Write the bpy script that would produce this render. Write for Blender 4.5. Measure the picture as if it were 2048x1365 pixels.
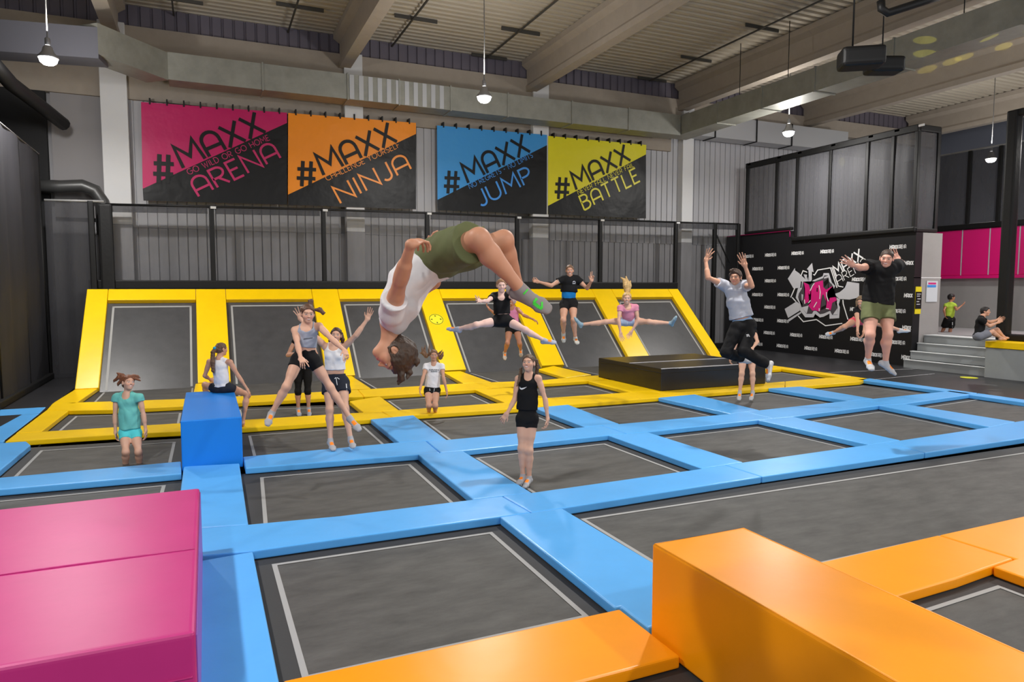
import bpy, bmesh, math, random
import numpy as np
from mathutils import Vector, Matrix
from mathutils.bvhtree import BVHTree
random.seed(7)
SC = bpy.context.scene
COL = SC.collection
for o in list(bpy.data.objects): bpy.data.objects.remove(o)

# ------------------------------------------------------------------ camera
FPX = 1385.0; YAW = math.radians(23.8); PIT = math.radians(4.35); CAMH = 2.3
cam_d = bpy.data.cameras.new('camera'); cam = bpy.data.objects.new('camera', cam_d); COL.objects.link(cam)
cam_d.sensor_width = 36.0; cam_d.sensor_fit = 'HORIZONTAL'; cam_d.lens = FPX / 2048 * 36.0
cam_d.clip_start = 0.05; cam_d.clip_end = 200
cam.location = (0, 0, CAMH); cam.rotation_euler = (math.pi/2 - PIT, 0, -YAW)
SC.camera = cam
# ------------------------------------------------------------------ world and exposure
wd = bpy.data.worlds.new('world'); SC.world = wd; wd.use_nodes = True
wd.node_tree.nodes['Background'].inputs[0].default_value = (0.95, 0.97, 1.0, 1)
wd.node_tree.nodes['Background'].inputs[1].default_value = 0.8
vs = SC.view_settings
vs.view_transform = 'Standard'; vs.look = 'None'; vs.gamma = 1.0; vs.exposure = 0.0; vs.use_curve_mapping = False
LAMP_W = 270.0                                            # base power of the hall's high-bay lamps and of the added one
LAMPS_SEEN = [(-2.81, 17.2, 7.0), (6.43, 16.28, 7.0), (16.94, 16.83, 7.2), (26.28, 16.41, 7.0)]
LAMPS_UNSEEN = [(21.6, 11.2, 6.6), (-2.9, 6.2, 7.0), (6.6, 7.6, 7.0), (16.2, 7.0, 7.0), (26.2, 7.0, 7.0), (-2.9, -2.5, 7.0), (6.6, -2.5, 7.0), (16.2, -2.5, 7.0)]  # first is added out of view to brighten the magenta wall pads

# ------------------------------------------------------------------ picture measuring helpers
cy_, sy_, cp_, sp_ = math.cos(YAW), math.sin(YAW), math.cos(PIT), math.sin(PIT)
FW = np.array([sy_*cp_, cy_*cp_, -sp_]); RT = np.array([cy_, -sy_, 0.0]); UP = np.cross(RT, FW); EYE = np.array([0, 0, CAMH])
def ray(px, py): return FW + RT*(px-1024)/FPX - UP*(py-682.5)/FPX
def Zp(px, py, z=0.0):
    d = ray(px, py); return EYE + d*((z-CAMH)/d[2])
def Xp(px, py, x):
    d = ray(px, py); return EYE + d*(x/d[0])
def Yp(px, py, y):
    d = ray(px, py); return EYE + d*(y/d[1])
def Dp(px, py, dep): return EYE + ray(px, py)*dep
def nrm(v):
    v = np.asarray(v, float); n = np.linalg.norm(v); return v/n if n > 1e-9 else v

# ------------------------------------------------------------------ object helpers
def link(o, parent=None):
    COL.objects.link(o)
    if parent is not None: o.parent = parent
    return o
def tag(o, label=None, cat=None, group=None, kind=None):
    if label: o['label'] = label
    if cat: o['category'] = cat
    if group: o['group'] = group
    if kind: o['kind'] = kind
    return o
def mesh_obj(name, verts, faces, mats, parent=None, smooth=False, mi=None):
    me = bpy.data.meshes.new(name)
    me.from_pydata([tuple(map(float, v)) for v in verts], [], faces)
    if not isinstance(mats, (list, tuple)): mats = [mats]
    for m in mats: me.materials.append(m)
    if mi is not None: me.polygons.foreach_set('material_index', mi)
    if smooth: me.polygons.foreach_set('use_smooth', [True]*len(me.polygons))
    me.update()
    return link(bpy.data.objects.new(name, me), parent)
def bm_obj(name, bm, mats, parent=None, smooth=False):
    me = bpy.data.meshes.new(name)
    bmesh.ops.recalc_face_normals(bm, faces=bm.faces)
    bm.to_mesh(me); bm.free()
    if not isinstance(mats, (list, tuple)): mats = [mats]
    for m in mats: me.materials.append(m)
    if smooth: me.polygons.foreach_set('use_smooth', [True]*len(me.polygons))
    me.update()
    return link(bpy.data.objects.new(name, me), parent)
def empty(name, loc):
    o = bpy.data.objects.new(name, None); o.location = loc; o.empty_display_size = .2
    return link(o)
def adopt(parent, *kids):
    """parent children that were built in world coordinates under an empty"""
    for k in kids:
        k.parent = parent; k.matrix_parent_inverse = Matrix.Translation(parent.location).inverted()
def add_box(bm, x0, x1, y0, y1, z0, z1, mi=0):
    v = [bm.verts.new((x, y, z)) for z in (z0, z1) for y in (y0, y1) for x in (x0, x1)]
    fs = []
    for f in ((0,2,3,1),(4,5,7,6),(0,1,5,4),(2,6,7,3),(0,4,6,2),(1,3,7,5)):
        q = bm.faces.new([v[i] for i in f]); q.material_index = mi; fs.append(q)
    return fs
def box(name, x0, x1, y0, y1, z0, z1, m, parent=None, bev=0.0, seg=2):
    bm = bmesh.new(); add_box(bm, x0, x1, y0, y1, z0, z1)
    if bev: bmesh.ops.bevel(bm, geom=bm.edges[:], offset=bev, segments=seg, profile=.6, affect='EDGES')
    return bm_obj(name, bm, m, parent)
def add_tube(bm, pts, r, n=10, cap=True):
    pts = [Vector(p) for p in pts]; rs = r if isinstance(r, (list, tuple)) else [r]*len(pts)
    rings = []
    for i, p in enumerate(pts):
        t = (pts[min(i+1, len(pts)-1)] - pts[max(i-1, 0)]).normalized()
        a = t.orthogonal().normalized() if i == 0 else (a - t*a.dot(t)).normalized()
        b = t.cross(a)
        rings.append([bm.verts.new(p + (a*math.cos(2*math.pi*k/n) + b*math.sin(2*math.pi*k/n))*rs[i]) for k in range(n)])
    for i in range(len(rings)-1):
        for k in range(n):
            f = bm.faces.new((rings[i][k], rings[i][(k+1) % n], rings[i+1][(k+1) % n], rings[i+1][k])); f.smooth = True
    if cap:
        bm.faces.new(rings[0][::-1]); bm.faces.new(rings[-1])
def tube(name, pts, r, m, parent=None, n=10):
    bm = bmesh.new(); add_tube(bm, pts, r, n); return bm_obj(name, bm, m, parent)
def lathe(name, prof, m, loc, parent=None, n=24, cap=True):
    bm = bmesh.new(); rings = []
    for r, z in prof: rings.append([bm.verts.new((loc[0]+r*math.cos(2*math.pi*k/n), loc[1]+r*math.sin(2*math.pi*k/n), loc[2]+z)) for k in range(n)])
    for i in range(len(rings)-1):
        for k in range(n): bm.faces.new((rings[i][k], rings[i][(k+1) % n], rings[i+1][(k+1) % n], rings[i+1][k])).smooth = True
    if cap: bm.faces.new(rings[0][::-1]); bm.faces.new(rings[-1])
    return bm_obj(name, bm, m, parent)
def prism(name, poly, n, th, m, parent=None, bev=.018, seg=3):
    """solid from a planar polygon (top face) pushed down along -n by th, edges rounded"""
    n = Vector(n); bm = bmesh.new(); top = [bm.verts.new(Vector(p)) for p in poly]; bot = [bm.verts.new(Vector(p) - n*th) for p in poly]
    bm.faces.new(top); bm.faces.new(bot[::-1]); k = len(poly)
    for i in range(k): bm.faces.new((top[i], bot[i], bot[(i+1) % k], top[(i+1) % k]))
    bmesh.ops.recalc_face_normals(bm, faces=bm.faces)
    if bev:
        es = [e for e in bm.edges if len(e.link_faces) == 2 and e.calc_face_angle(0) > .3]
        bmesh.ops.bevel(bm, geom=es, offset=bev, segments=seg, profile=.6, affect='EDGES')
    return bm_obj(name, bm, m, parent)

# ------------------------------------------------------------------ materials
MATS = {}
def mat(name, col, rough=.5, metal=0.0, bump=None, var=None, spec=.5, emit=None, coat=0.0):
    if name in MATS: return MATS[name]
    m = bpy.data.materials.new(name); m.use_nodes = True; MATS[name] = m
    nt = m.node_tree; b = nt.nodes['Principled BSDF']
    b.inputs['Base Color'].default_value = (*col, 1); b.inputs['Roughness'].default_value = rough; b.inputs['Metallic'].default_value = metal
    b.inputs['Specular IOR Level'].default_value = spec
    if coat: b.inputs['Coat Weight'].default_value = coat; b.inputs['Coat Roughness'].default_value = .25
    tc = nt.nodes.new('ShaderNodeTexCoord')
    if var:                                              # var = (scale, amount)
        nz = nt.nodes.new('ShaderNodeTexNoise'); nz.inputs['Scale'].default_value = var[0]; nz.inputs['Detail'].default_value = 6
        nz.inputs['Roughness'].default_value = .65
        mp = nt.nodes.new('ShaderNodeMapping')
        if len(var) > 2: mp.inputs['Scale'].default_value = var[2]
        nt.links.new(tc.outputs['Object'], mp.inputs[0]); nt.links.new(mp.outputs[0], nz.inputs['Vector'])
        cr = nt.nodes.new('ShaderNodeValToRGB'); a = var[1]
        cr.color_ramp.elements[0].position = .3; cr.color_ramp.elements[1].position = .72
        cr.color_ramp.elements[0].color = (*[c*(1-a) for c in col], 1); cr.color_ramp.elements[1].color = (*[min(1, c*(1+a)) for c in col], 1)
        nt.links.new(nz.outputs['Fac'], cr.inputs[0]); nt.links.new(cr.outputs[0], b.inputs['Base Color'])
    if bump:                                             # bump = (scale, strength, distance[, stretch])
        nz = nt.nodes.new('ShaderNodeTexNoise'); nz.inputs['Scale'].default_value = bump[0]; nz.inputs['Detail'].default_value = 3
        mp = nt.nodes.new('ShaderNodeMapping')
        if len(bump) > 3: mp.inputs['Scale'].default_value = bump[3]
        nt.links.new(tc.outputs['Object'], mp.inputs[0]); nt.links.new(mp.outputs[0], nz.inputs['Vector'])
        bp = nt.nodes.new('ShaderNodeBump'); bp.inputs['Strength'].default_value = bump[1]; bp.inputs['Distance'].default_value = bump[2]
        nt.links.new(nz.outputs['Fac'], bp.inputs['Height']); nt.links.new(bp.outputs[0], b.inputs['Normal'])
    if emit: b.inputs['Emission Color'].default_value = (*emit[0], 1); b.inputs['Emission Strength'].default_value = emit[1]
    return m
def s2l(*c): return tuple((v/255/12.92 if v/255 <= .04045 else ((v/255+.055)/1.055)**2.4) for v in c)
def net_mat(name, col, opac):
    m = bpy.data.materials.new(name); m.use_nodes = True; nt = m.node_tree; MATS[name] = m
    b = nt.nodes['Principled BSDF']; b.inputs['Base Color'].default_value = (*col, 1); b.inputs['Roughness'].default_value = .6
    b.inputs['Specular IOR Level'].default_value = .3
    tr = nt.nodes.new('ShaderNodeBsdfTransparent'); mx = nt.nodes.new('ShaderNodeMixShader')
    tc = nt.nodes.new('ShaderNodeTexCoord'); mp = nt.nodes.new('ShaderNodeMapping'); nz = nt.nodes.new('ShaderNodeTexNoise')
    mp.inputs['Scale'].default_value = (3, 3, .5); nz.inputs['Scale'].default_value = 2.0; nz.inputs['Detail'].default_value = 3
    mr = nt.nodes.new('ShaderNodeMapRange'); mr.inputs[3].default_value = opac - .1; mr.inputs[4].default_value = opac + .1
    nt.links.new(tc.outputs['Object'], mp.inputs[0]); nt.links.new(mp.outputs[0], nz.inputs['Vector']); nt.links.new(nz.outputs['Fac'], mr.inputs[0])
    nt.links.new(mr.outputs[0], mx.inputs[0]); nt.links.new(tr.outputs[0], mx.inputs[1]); nt.links.new(b.outputs[0], mx.inputs[2])
    nt.links.new(mx.outputs[0], nt.nodes['Material Output'].inputs[0])
    return m
VIN = dict(rough=.33, spec=.45, bump=(5.0, .25, .012), var=(1.6, .05))
BLUE = mat('blue_vinyl', s2l(90, 174, 243), **VIN)
BOXBLUE = mat('deep_blue_vinyl', s2l(20, 130, 228), rough=.4, spec=.4, bump=(4, .12, .01))
YEL = mat('yellow_vinyl', s2l(250, 205, 6), **VIN)
ORA = mat('orange_vinyl', s2l(250, 156, 8), rough=.33, spec=.4, bump=(4, .2, .012), var=(1.2, .04))
PINK = mat('magenta_vinyl', s2l(190, 44, 122), rough=.4, spec=.4, bump=(3, .2, .012), var=(1.5, .05))
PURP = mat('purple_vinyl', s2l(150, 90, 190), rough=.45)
BLKV = mat('black_vinyl', s2l(26, 24, 24), rough=.3, spec=.5, bump=(4, .15, .01))
EDGEW = mat('dark_edge_webbing', s2l(50, 50, 51), rough=.7, bump=(120, .3, .003))
BED = mat('trampoline_bed', s2l(80, 79, 77), rough=.6, spec=.3, var=(2.4, .3, (1, 2.6, 1)), bump=(220, .25, .002))
LINE = mat('white_webbing', s2l(158, 158, 157), rough=.7, bump=(90, .2, .002))
STEEL = mat('black_steel', s2l(14, 14, 15), rough=.5, spec=.35)
PADBLK = mat('black_padding', s2l(10, 10, 11), rough=.55, spec=.35, bump=(14, .3, .01))
CONC = mat('pale_concrete', s2l(152, 142, 130), rough=.85, var=(3, .06), bump=(30, .1, .004))
DECK = mat('roof_sheet', s2l(166, 157, 142), rough=.6, var=(.6, .05))
CLAD = mat('grey_cladding', s2l(172, 172, 176), rough=.55, var=(.5, .05))
CLADD = mat('dark_cladding', s2l(148, 147, 150), rough=.6, var=(.7, .12))
COLW = mat('white_column', s2l(205, 205, 206), rough=.7, var=(1, .03))
DARKP = mat('dark_louver', s2l(98, 92, 102), rough=.6)
GALV = mat('galvanised_duct', s2l(138, 138, 130), rough=.5, metal=.3, var=(2.5, .15), bump=(2, .15, .02))
BLACKW = mat('black_wall', s2l(20, 20, 22), rough=.8)
FLOORM = mat('black_floor', s2l(36, 36, 39), rough=.38, spec=.5, var=(1.2, .2))
GREYW = mat('grey_render', s2l(150, 147, 146), rough=.8, var=(2, .05))
STEPM = mat('grey_step', s2l(142, 146, 148), rough=.7, var=(2, .06))
STEPE = mat('pale_step_edge', s2l(205, 208, 210), rough=.6)
NETB = net_mat('black_net', s2l(36, 36, 38), .28)
NETD = net_mat('dense_black_net', s2l(50, 50, 54), .84)
NETG = net_mat('grey_net', s2l(70, 70, 74), .78)
PRINTW = mat('white_print', s2l(226, 226, 228), rough=.5)
PRINTG = mat('grey_print', s2l(190, 190, 196), rough=.5)
PRINTB = mat('black_print', s2l(12, 11, 12), rough=.5, spec=.3)
PRINTM = mat('magenta_print', s2l(205, 20, 118), rough=.5)
PRINTD = mat('charcoal_print', s2l(66, 62, 68), rough=.5)

# ------------------------------------------------------------------ stroke lettering
def arc(cx, cy, rx, ry, a0, a1, n=10):
    return [(cx+rx*math.cos(math.radians(a0+(a1-a0)*i/n)), cy+ry*math.sin(math.radians(a0+(a1-a0)*i/n))) for i in range(n+1)]
GL = {
 'M': (.95, [[(0,0),(.08,1),(.475,.35),(.87,1),(.95,0)]]),
 'A': (.72, [[(0,0),(0,.62)]+arc(.36,.62,.36,.38,180,0)+[(.72,0)], [(0,.34),(.72,.34)]]),
 'X': (.72, [[(0,0),(.72,1)], [(0,1),(.72,0)]]),
 'R': (.62, [[(0,0),(0,1),(.3,1)]+arc(.3,.73,.3,.27,90,-90)+[(0,.46)], [(.25,.46),(.62,0)]]),
 'E': (.5, [[(.5,0),(0,0),(0,1),(.5,1)], [(0,.52),(.42,.52)]]),
 'N': (.75, [[(0,0),(0,1),(.75,0),(.75,1)]]),
 'I': (.1, [[(.05,0),(.05,1)]]),
 'J': (.42, [[(.42,1),(.42,.25)]+arc(.2,.25,.22,.25,0,-150)]),
 'U': (.7, [[(0,1),(0,.35)]+arc(.35,.35,.35,.35,180,360)+[(.7,1)]]),
 'P': (.6, [[(0,0),(0,1),(.3,1)]+arc(.3,.73,.3,.27,90,-90)+[(0,.46)]]),
 'B': (.6, [[(0,0),(0,1),(.28,1)]+arc(.28,.77,.25,.23,90,-90)+[(0,.54)], [(.28,.54)]+arc(.3,.27,.3,.27,90,-90)+[(0,0)]]),
 'T': (.62, [[(0,1),(.62,1)], [(.31,0),(.31,1)]]),
 'L': (.48, [[(0,1),(0,0),(.48,0)]]),
 'G': (.9, [arc(.47,.5,.47,.5,50,360,18)+[(.55,.5)]]),
 'O': (.96, [arc(.48,.5,.48,.5,0,360,20)]),
 'C': (.8, [arc(.48,.5,.48,.5,50,310,16)]),
 'W': (1.0, [[(0,1),(.25,0),(.5,.8),(.75,0),(1,1)]]),
 'D': (.72, [[(0,0),(0,1),(.25,1)]+arc(.25,.5,.47,.5,90,-90)+[(0,0)]]),
 'H': (.7, [[(0,0),(0,1)], [(.7,0),(.7,1)], [(0,.5),(.7,.5)]]),
 'F': (.48, [[(0,0),(0,1),(.48,1)], [(0,.52),(.4,.52)]]),
 'Y': (.66, [[(0,1),(.33,.5),(.66,1)], [(.33,.5),(.33,0)]]),
 'S': (.5, [arc(.25,.75,.24,.25,30,270,10)+arc(.25,.25,.25,.25,90,-150,10)]),
 'V': (.7, [[(0,1),(.35,0),(.7,1)]]),
 '-': (.4, [[(.05,.45),(.35,.45)]]),
 '#': (.9, [[(.22,0),(.3,1)], [(.6,0),(.68,1)], [(0,.32),(.86,.32)], [(.04,.68),(.9,.68)]]),
 ' ': (.35, [])}
def stroke(P, wt):
    """mitred ribbon along a 2-d polyline -> list of quads"""
    P = [np.asarray(p, float) for p in P]; P = [p for i, p in enumerate(P) if i == 0 or np.linalg.norm(p-P[i-1]) > 1e-6]; closed = np.allclose(P[0], P[-1]); n = len(P); L, R_ = [], []
    for i in range(n):
        a = P[i-1] if i else (P[-2] if closed else None); b = P[i+1] if i < n-1 else (P[1] if closed else None)
        d1 = nrm(P[i]-a) if a is not None else nrm(b-P[i]); d2 = nrm(b-P[i]) if b is not None else d1
        n1, n2 = np.array([-d1[1], d1[0]]), np.array([-d2[1], d2[0]]); m = nrm(n1+n2); k = min(2.2, 1/max(.2, m@n1))
        L.append(P[i]+m*k*wt/2); R_.append(P[i]-m*k*wt/2)
    return [(L[i], R_[i], R_[i+1], L[i+1]) for i in range(n-1)]
def text_geo(txt, org, ex, ey, size, wt, length=None, gap=.22):
    """flat lettering; org, ex, ey are world vectors; length stretches the line to an exact width"""
    V, Fc = [], []
    org, ex, ey = map(np.asarray, (org, ex, ey)); x = 0; items = []
    for ch in txt:
        w, st = GL[ch]; items.append((x, st)); x += w + gap
    tot = x - gap; sx = (length/tot) if length else size
    N = np.cross(ex, ey); N = N*(1 if N@(EYE-org) > 0 else -1); c = 0
    for x0, st in items:
        for pl in st:
            c += 1
            for q in stroke([((x0+a)*sx, b*size) for a, b in pl], wt):
                k = len(V); V += [org+ex*a[0]+ey*a[1]+N*.0008*(c % 4) for a in q]; Fc.append((k, k+1, k+2, k+3))
    return V, Fc
def lettering(name, geos, m, parent=None):
    V, Fc = [], []
    for v, f in geos:
        k = len(V); V += v; Fc += [tuple(i+k for i in q) for q in f]
    return mesh_obj(name, V, Fc, m, parent)

# ================================================================== SETTING
YW = 22.0
bm = bmesh.new()
add_box(bm, -8, 32, -3, 24, -1.0, -.55)
add_box(bm, -8, -2.86, 12.6, YW, -.5, -.005); add_box(bm, 15.47, 19.2, -2, YW, -.5, -.005); add_box(bm, -2.86, 15.47, 18.6, YW, -.5, -.01)
tag(bm_obj('floor', bm, FLOORM), kind='structure')
# back wall: cladding ribs
def ribs(bm, x0, x1, z0, z1, y, per, dep=.04, groove=.035):
    x = x0; pts = []
    while x < x1 - per*.5:
        pts += [(x, 0), (x+per-groove, 0), (x+per-groove*.8, dep), (x+per-groove*.2, dep)]; x += per
    pts.append((x1, 0))
    a = [bm.verts.new((px, y+d, z0)) for px, d in pts]; b = [bm.verts.new((px, y+d, z1)) for px, d in pts]
    for i in range(len(pts)-1): bm.faces.new((a[i], a[i+1], b[i+1], b[i]))
wb = bmesh.new(); add_box(wb, -8, 32, YW+.15, YW+.4, -1, 10.2)
wall_back = tag(bm_obj('wall_back', wb, CLADD), kind='structure')
bm = bmesh.new(); ribs(bm, -1.9, 3.9, 4.0, 7.6, YW, .25); ribs(bm, 4.6, 9.9, 4.0, 7.6, YW, .25); ribs(bm, 10.9, 31, 4.0, 8.0, YW, .25)
bm_obj('upper_cladding', bm, CLAD, wall_back)
bm = bmesh.new(); ribs(bm, -1.9, 31, .0, 4.0, YW+.02, .25); bm_obj('lower_cladding', bm, CLADD, wall_back)
box('end_panel', -3.6, -2.3, YW-.02, YW+.1, 4.2, 8.1, mat('plain_grey_panel', s2l(138, 135, 136), rough=.8), wall_back)
box('black_end_panel', -6.3, -3.7, YW-.1, YW+.1, -.5, 8.0, BLACKW, wall_back)
box('lintel_band', -5, 16.2, YW-.12, YW+.1, 7.45, 8.45, CONC, wall_back)
box('ring_beam', -8, 31, YW-.2, YW+.1, 8.75, 9.38, CONC, wall_back)
bm = bmesh.new(); ribs(bm, -8, 31, 9.38, 9.98, YW-.02, .30, .05, .08); bm_obj('louver_band', bm, DARKP, wall_back)
for i, (a, b) in enumerate(((-2.42, -1.78), (4.02, 4.58), (10.35, 10.95), (16.6, 17.1))):
    tag(box('trim_%d' % (i+1), a, b, YW-.32, YW, 4.04, 9.4, COLW, bev=.02), kind='structure')
    box('lower_shaft', a, b, YW-.32, YW, -.02, 4.04, CLADD, bpy.data.objects['trim_%d' % (i+1)], bev=.02)
tag(box('wall_left', -6.6, -6.3, -3, YW+.3, -1, 10.2, BLACKW), kind='structure')
# roof: corrugated sheet, ribs along x
bm = bmesh.new(); y = -3.0; pr = []
while y < YW+.2:
    pr += [(y, 0), (y+.14, 0), (y+.17, .06), (y+.25, .06)]; y += .28
a = [bm.verts.new((-8, yy, 9.98+d)) for yy, d in pr]; b = [bm.verts.new((32, yy, 9.98+d)) for yy, d in pr]
for i in range(len(pr)-1): bm.faces.new((a[i], a[i+1], b[i+1], b[i]))
roof = tag(bm_obj('ceiling', bm, DECK), kind='structure')
# concrete roof beams with flanges
for i, x in enumerate((-2.05, 4.05, 10.3, 16.6, 22.9, 29.2)):
    bm = bmesh.new(); w = .17
    prof = [(-w, 8.95), (w, 8.95), (w, 9.12), (.12, 9.2), (.12, 9.68), (.3, 9.8), (.3, 9.97), (-.3, 9.97), (-.3, 9.8), (-.12, 9.68), (-.12, 9.2), (-w, 9.12)]
    r0 = [bm.verts.new((x+px, -3, z)) for px, z in prof]; r1 = [bm.verts.new((x+px, YW-.15, z)) for px, z in prof]
    n = len(prof)
    for k in range(n): bm.faces.new((r0[k], r0[(k+1) % n], r1[(k+1) % n], r1[k]))
    bm.faces.new(r0[::-1]); bm.faces.new(r1)
    tag(bm_obj('trim_%d' % (i+5), bm, CONC), kind='structure')
# conduit rails under the roof
RAILM = mat('rail_grey', s2l(62, 60, 56), rough=.6)
def rail_thing(pa, pb, crosses, label):
    A = Zp(*pa, 9.86); B = Zp(*pb, 9.86)
    x = (A[0]+B[0])/2; y1 = max(A[1], B[1]); y0 = min(A[1], B[1]) - 4
    e = tag(empty('ceiling_rail', (x, y1, 9.9)), label, 'rail', 'conduit rails under the roof')
    k = [box('rail', x-.022, x+.022, y0, y1, 9.85, 9.89, RAILM)]
    for c in crosses: k.append(box('cross_bracket', x-.5, x+.75, y1-c-.02, y1-c+.02, 9.89, 9.985, RAILM))
    adopt(e, *k)
rail_thing((343, 0), (350, 46), (0, 1.6), 'dark rail under the roof above the magenta banner')
rail_thing((593, 0), (577, 73), (0, 2.2), 'dark rail under the roof above the orange banner')
rail_thing((851, 0), (786, 96), (0, 2.4), 'dark rail under the roof above the blue banner')
rail_thing((1112, 0), (974, 118), (0, 2.5, 5.5), 'dark rail under the roof just left of the third concrete beam')
rail_thing((1640, 6), (1295, 162), (0, 2.5, 5.5), 'dark rail under the roof right of the third concrete beam')
# ------------------------------------------------------------------ ventilation ducts
duct = empty('ventilation_duct', (-.7, 20.9, 7.6)); tag(duct, 'long galvanised duct running along the top of the back wall', 'duct')
def duct_seg(name, pts, w, z0, z1, m):
    bm = bmesh.new(); P = [Vector((*p, 0)) for p in pts]; rings = []
    for i, p in enumerate(P):
        t = (P[min(i+1, len(P)-1)]-P[max(i-1, 0)]).normalized(); nrl = Vector((-t.y, t.x, 0))
        q = p + nrl*w
        rings.append([bm.verts.new((p.x, p.y, z0)), bm.verts.new((q.x, q.y, z0)), bm.verts.new((q.x, q.y, z1)), bm.verts.new((p.x, p.y, z1))])
    for i in range(len(P)-1):
        for k in range(4): bm.faces.new((rings[i][k], rings[i][(k+1) % 4], rings[i+1][(k+1) % 4], rings[i+1][k]))
    bm.faces.new(rings[0]); bm.faces.new(rings[-1][::-1])
    return bm_obj(name, bm, m)
ks = [duct_seg('straight_run', [(-.72, 20.5), (15.57, 20.5)], .7, 7.72, 8.42, GALV), duct_seg('offset_bend', [(-2.1, 18.9), (-.72, 20.5)], .7, 7.7, 8.4, GALV),
      duct_seg('left_run', [(-6.2, 19.6), (-2.1, 18.9)], .7, 7.6, 8.3, mat('dull_duct', s2l(92, 92, 100), rough=.6, metal=.3))]
for x in (1.6, 3.9, 5.4, 7.0, 8.9, 11.2, 13.4):
    ks.append(box('flange', x-.02, x+.02, 20.47, 21.22, 7.69, 8.45, GALV))
bm = bmesh.new()
for i in range(11): add_box(bm, 3.95+i*.27, 4.08+i*.27, 20.485, 20.5, 7.73, 8.41)
ks.append(bm_obj('pleats', bm, mat('bright_duct', s2l(178, 180, 184), rough=.4, metal=.4)))
adopt(duct, *ks)
d2 = empty('ventilation_duct', (16.1, 15, 7.7)); tag(d2, 'galvanised duct hanging along the hall below the roof at upper right', 'duct')
ks = [box('straight_run', 15.6, 16.35, 4.0, 21.2, 7.75, 8.4, GALV)]
for y in (9.2, 12.2, 14.6, 16.6, 18.6): ks.append(box('flange', 15.57, 16.38, y-.02, y+.02, 7.72, 8.43, GALV))
for y in (10.5, 13.4, 15.6, 17.6): ks.append(tube('hanger_rod', [(15.62, y, 8.4), (15.62, y, 9.98)], .012, STEEL, n=6))
adopt(d2, *ks)
d3 = empty('ventilation_duct', (18, 21, 7.4)); tag(d3, 'shiny wide duct section on the back wall behind the high net cage', 'duct')
ks = [box('straight_run', 16.4, 24.5, 21.1, 21.75, 7.95, 8.75, mat('bright_duct', (1, 1, 1)))]
for x in (17.6, 19.6, 21.4): ks.append(box('flange', x-.02, x+.02, 21.06, 21.78, 7.92, 8.78, STEEL))
adopt(d3, *ks)
# black pipes at the left
p1, p2 = Yp(-60, 75, 17), Yp(86, 216, 20.5)
tag(tube('pipe', [p1, p1*.5+p2*.5+np.array([0, 0, -.15]), p2, p2+np.array([.3, .8, -.2])], .16, STEEL), 'thick black pipe slanting down at the upper left edge', 'pipe')
q = [Yp(60, 372, 21.55), Yp(120, 374, 21.55), Yp(165, 372, 21.55), Yp(190, 382, 21.55), Yp(204, 402, 21.55), Yp(208, 470, 21.55)]
tag(tube('pipe', q, .17, mat('grey_pipe', s2l(74, 74, 74), rough=.4, metal=.4), n=14), 'grey bent pipe above the corner of the back net at left', 'pipe')

# ------------------------------------------------------------------ printed black wall, right side
XM = 18.96
wv = [(13.85, -.02), (21.9, -.02), (21.9, 4.33), (18.6, 4.33), (18.6, 4.1), (13.85, 3.93)]
bm = bmesh.new(); a = [bm.verts.new((XM, y, z)) for y, z in wv]; b = [bm.verts.new((XM+.3, y, z)) for y, z in wv]
bm.faces.new(a); bm.faces.new(b[::-1])
for i in range(6): bm.faces.new((a[i], b[i], b[(i+1) % 6], a[(i+1) % 6]))
wall_right = tag(bm_obj('wall_right', bm, mat('printed_black_panel', s2l(22, 22, 25), rough=.5, spec=.3, var=(2, .06))), kind='structure')
tag(box('wall_pillar', XM+.002, 20.13, 13.86, 15.6, -.02, 3.93, GREYW), kind='structure'); bpy.data.objects['wall_pillar'].name = 'wall_right_end'
box('joint_line', XM, 20.14, 13.85, 13.87, 2.60, 2.625, PRINTW, bpy.data.objects['wall_right_end'])
tubev = [(XM-.02, 21.85, 4.34), (XM-.02, 18.62, 4.34), (XM-.02, 18.62, 4.11)]
tube('magenta_edge', tubev, .02, PRINTM, wall_right, 6)
def W(zx, zy): return Xp(1490+zx*360/1638, 440+zy*300/1365, XM-.006)
small = [(232,320),(478,304),(747,288),(1390,246),(115,446),(350,437),(1530,392),(230,556),(1040,543),(1392,537),(113,682),(348,683),(1525,690),
         (225,796),(1022,816),(1385,830),(118,912),(345,922),(1508,985),(220,1030),(465,1050),(735,1068),(1025,1088),(1380,1116),(340,1150),(598,1172),(880,1198),(1200,1230),(1500,1257),(30,333),(110,1130),(-5,556),(-2,796)]
g1, g2 = [], []
for zx, zy in small:
    c = W(zx, zy); ex = np.array([0, -1, 0]); ez = np.array([0, 0, 1]); L = .53; y0 = c - ex*(-.0) ; o = c - np.array([0, -L/2, 0]) - ez*.055
    if o[1]-L < 13.87 or o[1] > 21.8: L = min(L, max(.2, o[1]-13.88))
    g1.append(text_geo('MAXX', o, ex, ez, .11, .026, length=min(.27, L), gap=.2))
    if L > .5: g2.append(text_geo('ARENA', o+ex*.29, ex, ez, .11, .014, length=.24, gap=.2))
lettering('small_lettering_bold', g1, PRINTW, wall_right); lettering('small_lettering_thin', g2, PRINTW, wall_right)
GX, GYY, GK = 1560, 490, 180/1445
def gp(x, y, off=.006): return Xp(GX+x*GK, GYY+y*GK, XM-off)
def wpoly(name, polys, m, off=.008):
    bm = bmesh.new()
    for i, p in enumerate(polys): bm.faces.new([bm.verts.new(gp(x, y, off+.0006*i)) for x, y in p])
    bmesh.ops.triangulate(bm, faces=bm.faces[:]); return bm_obj(name, bm, m, wall_right)
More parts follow.
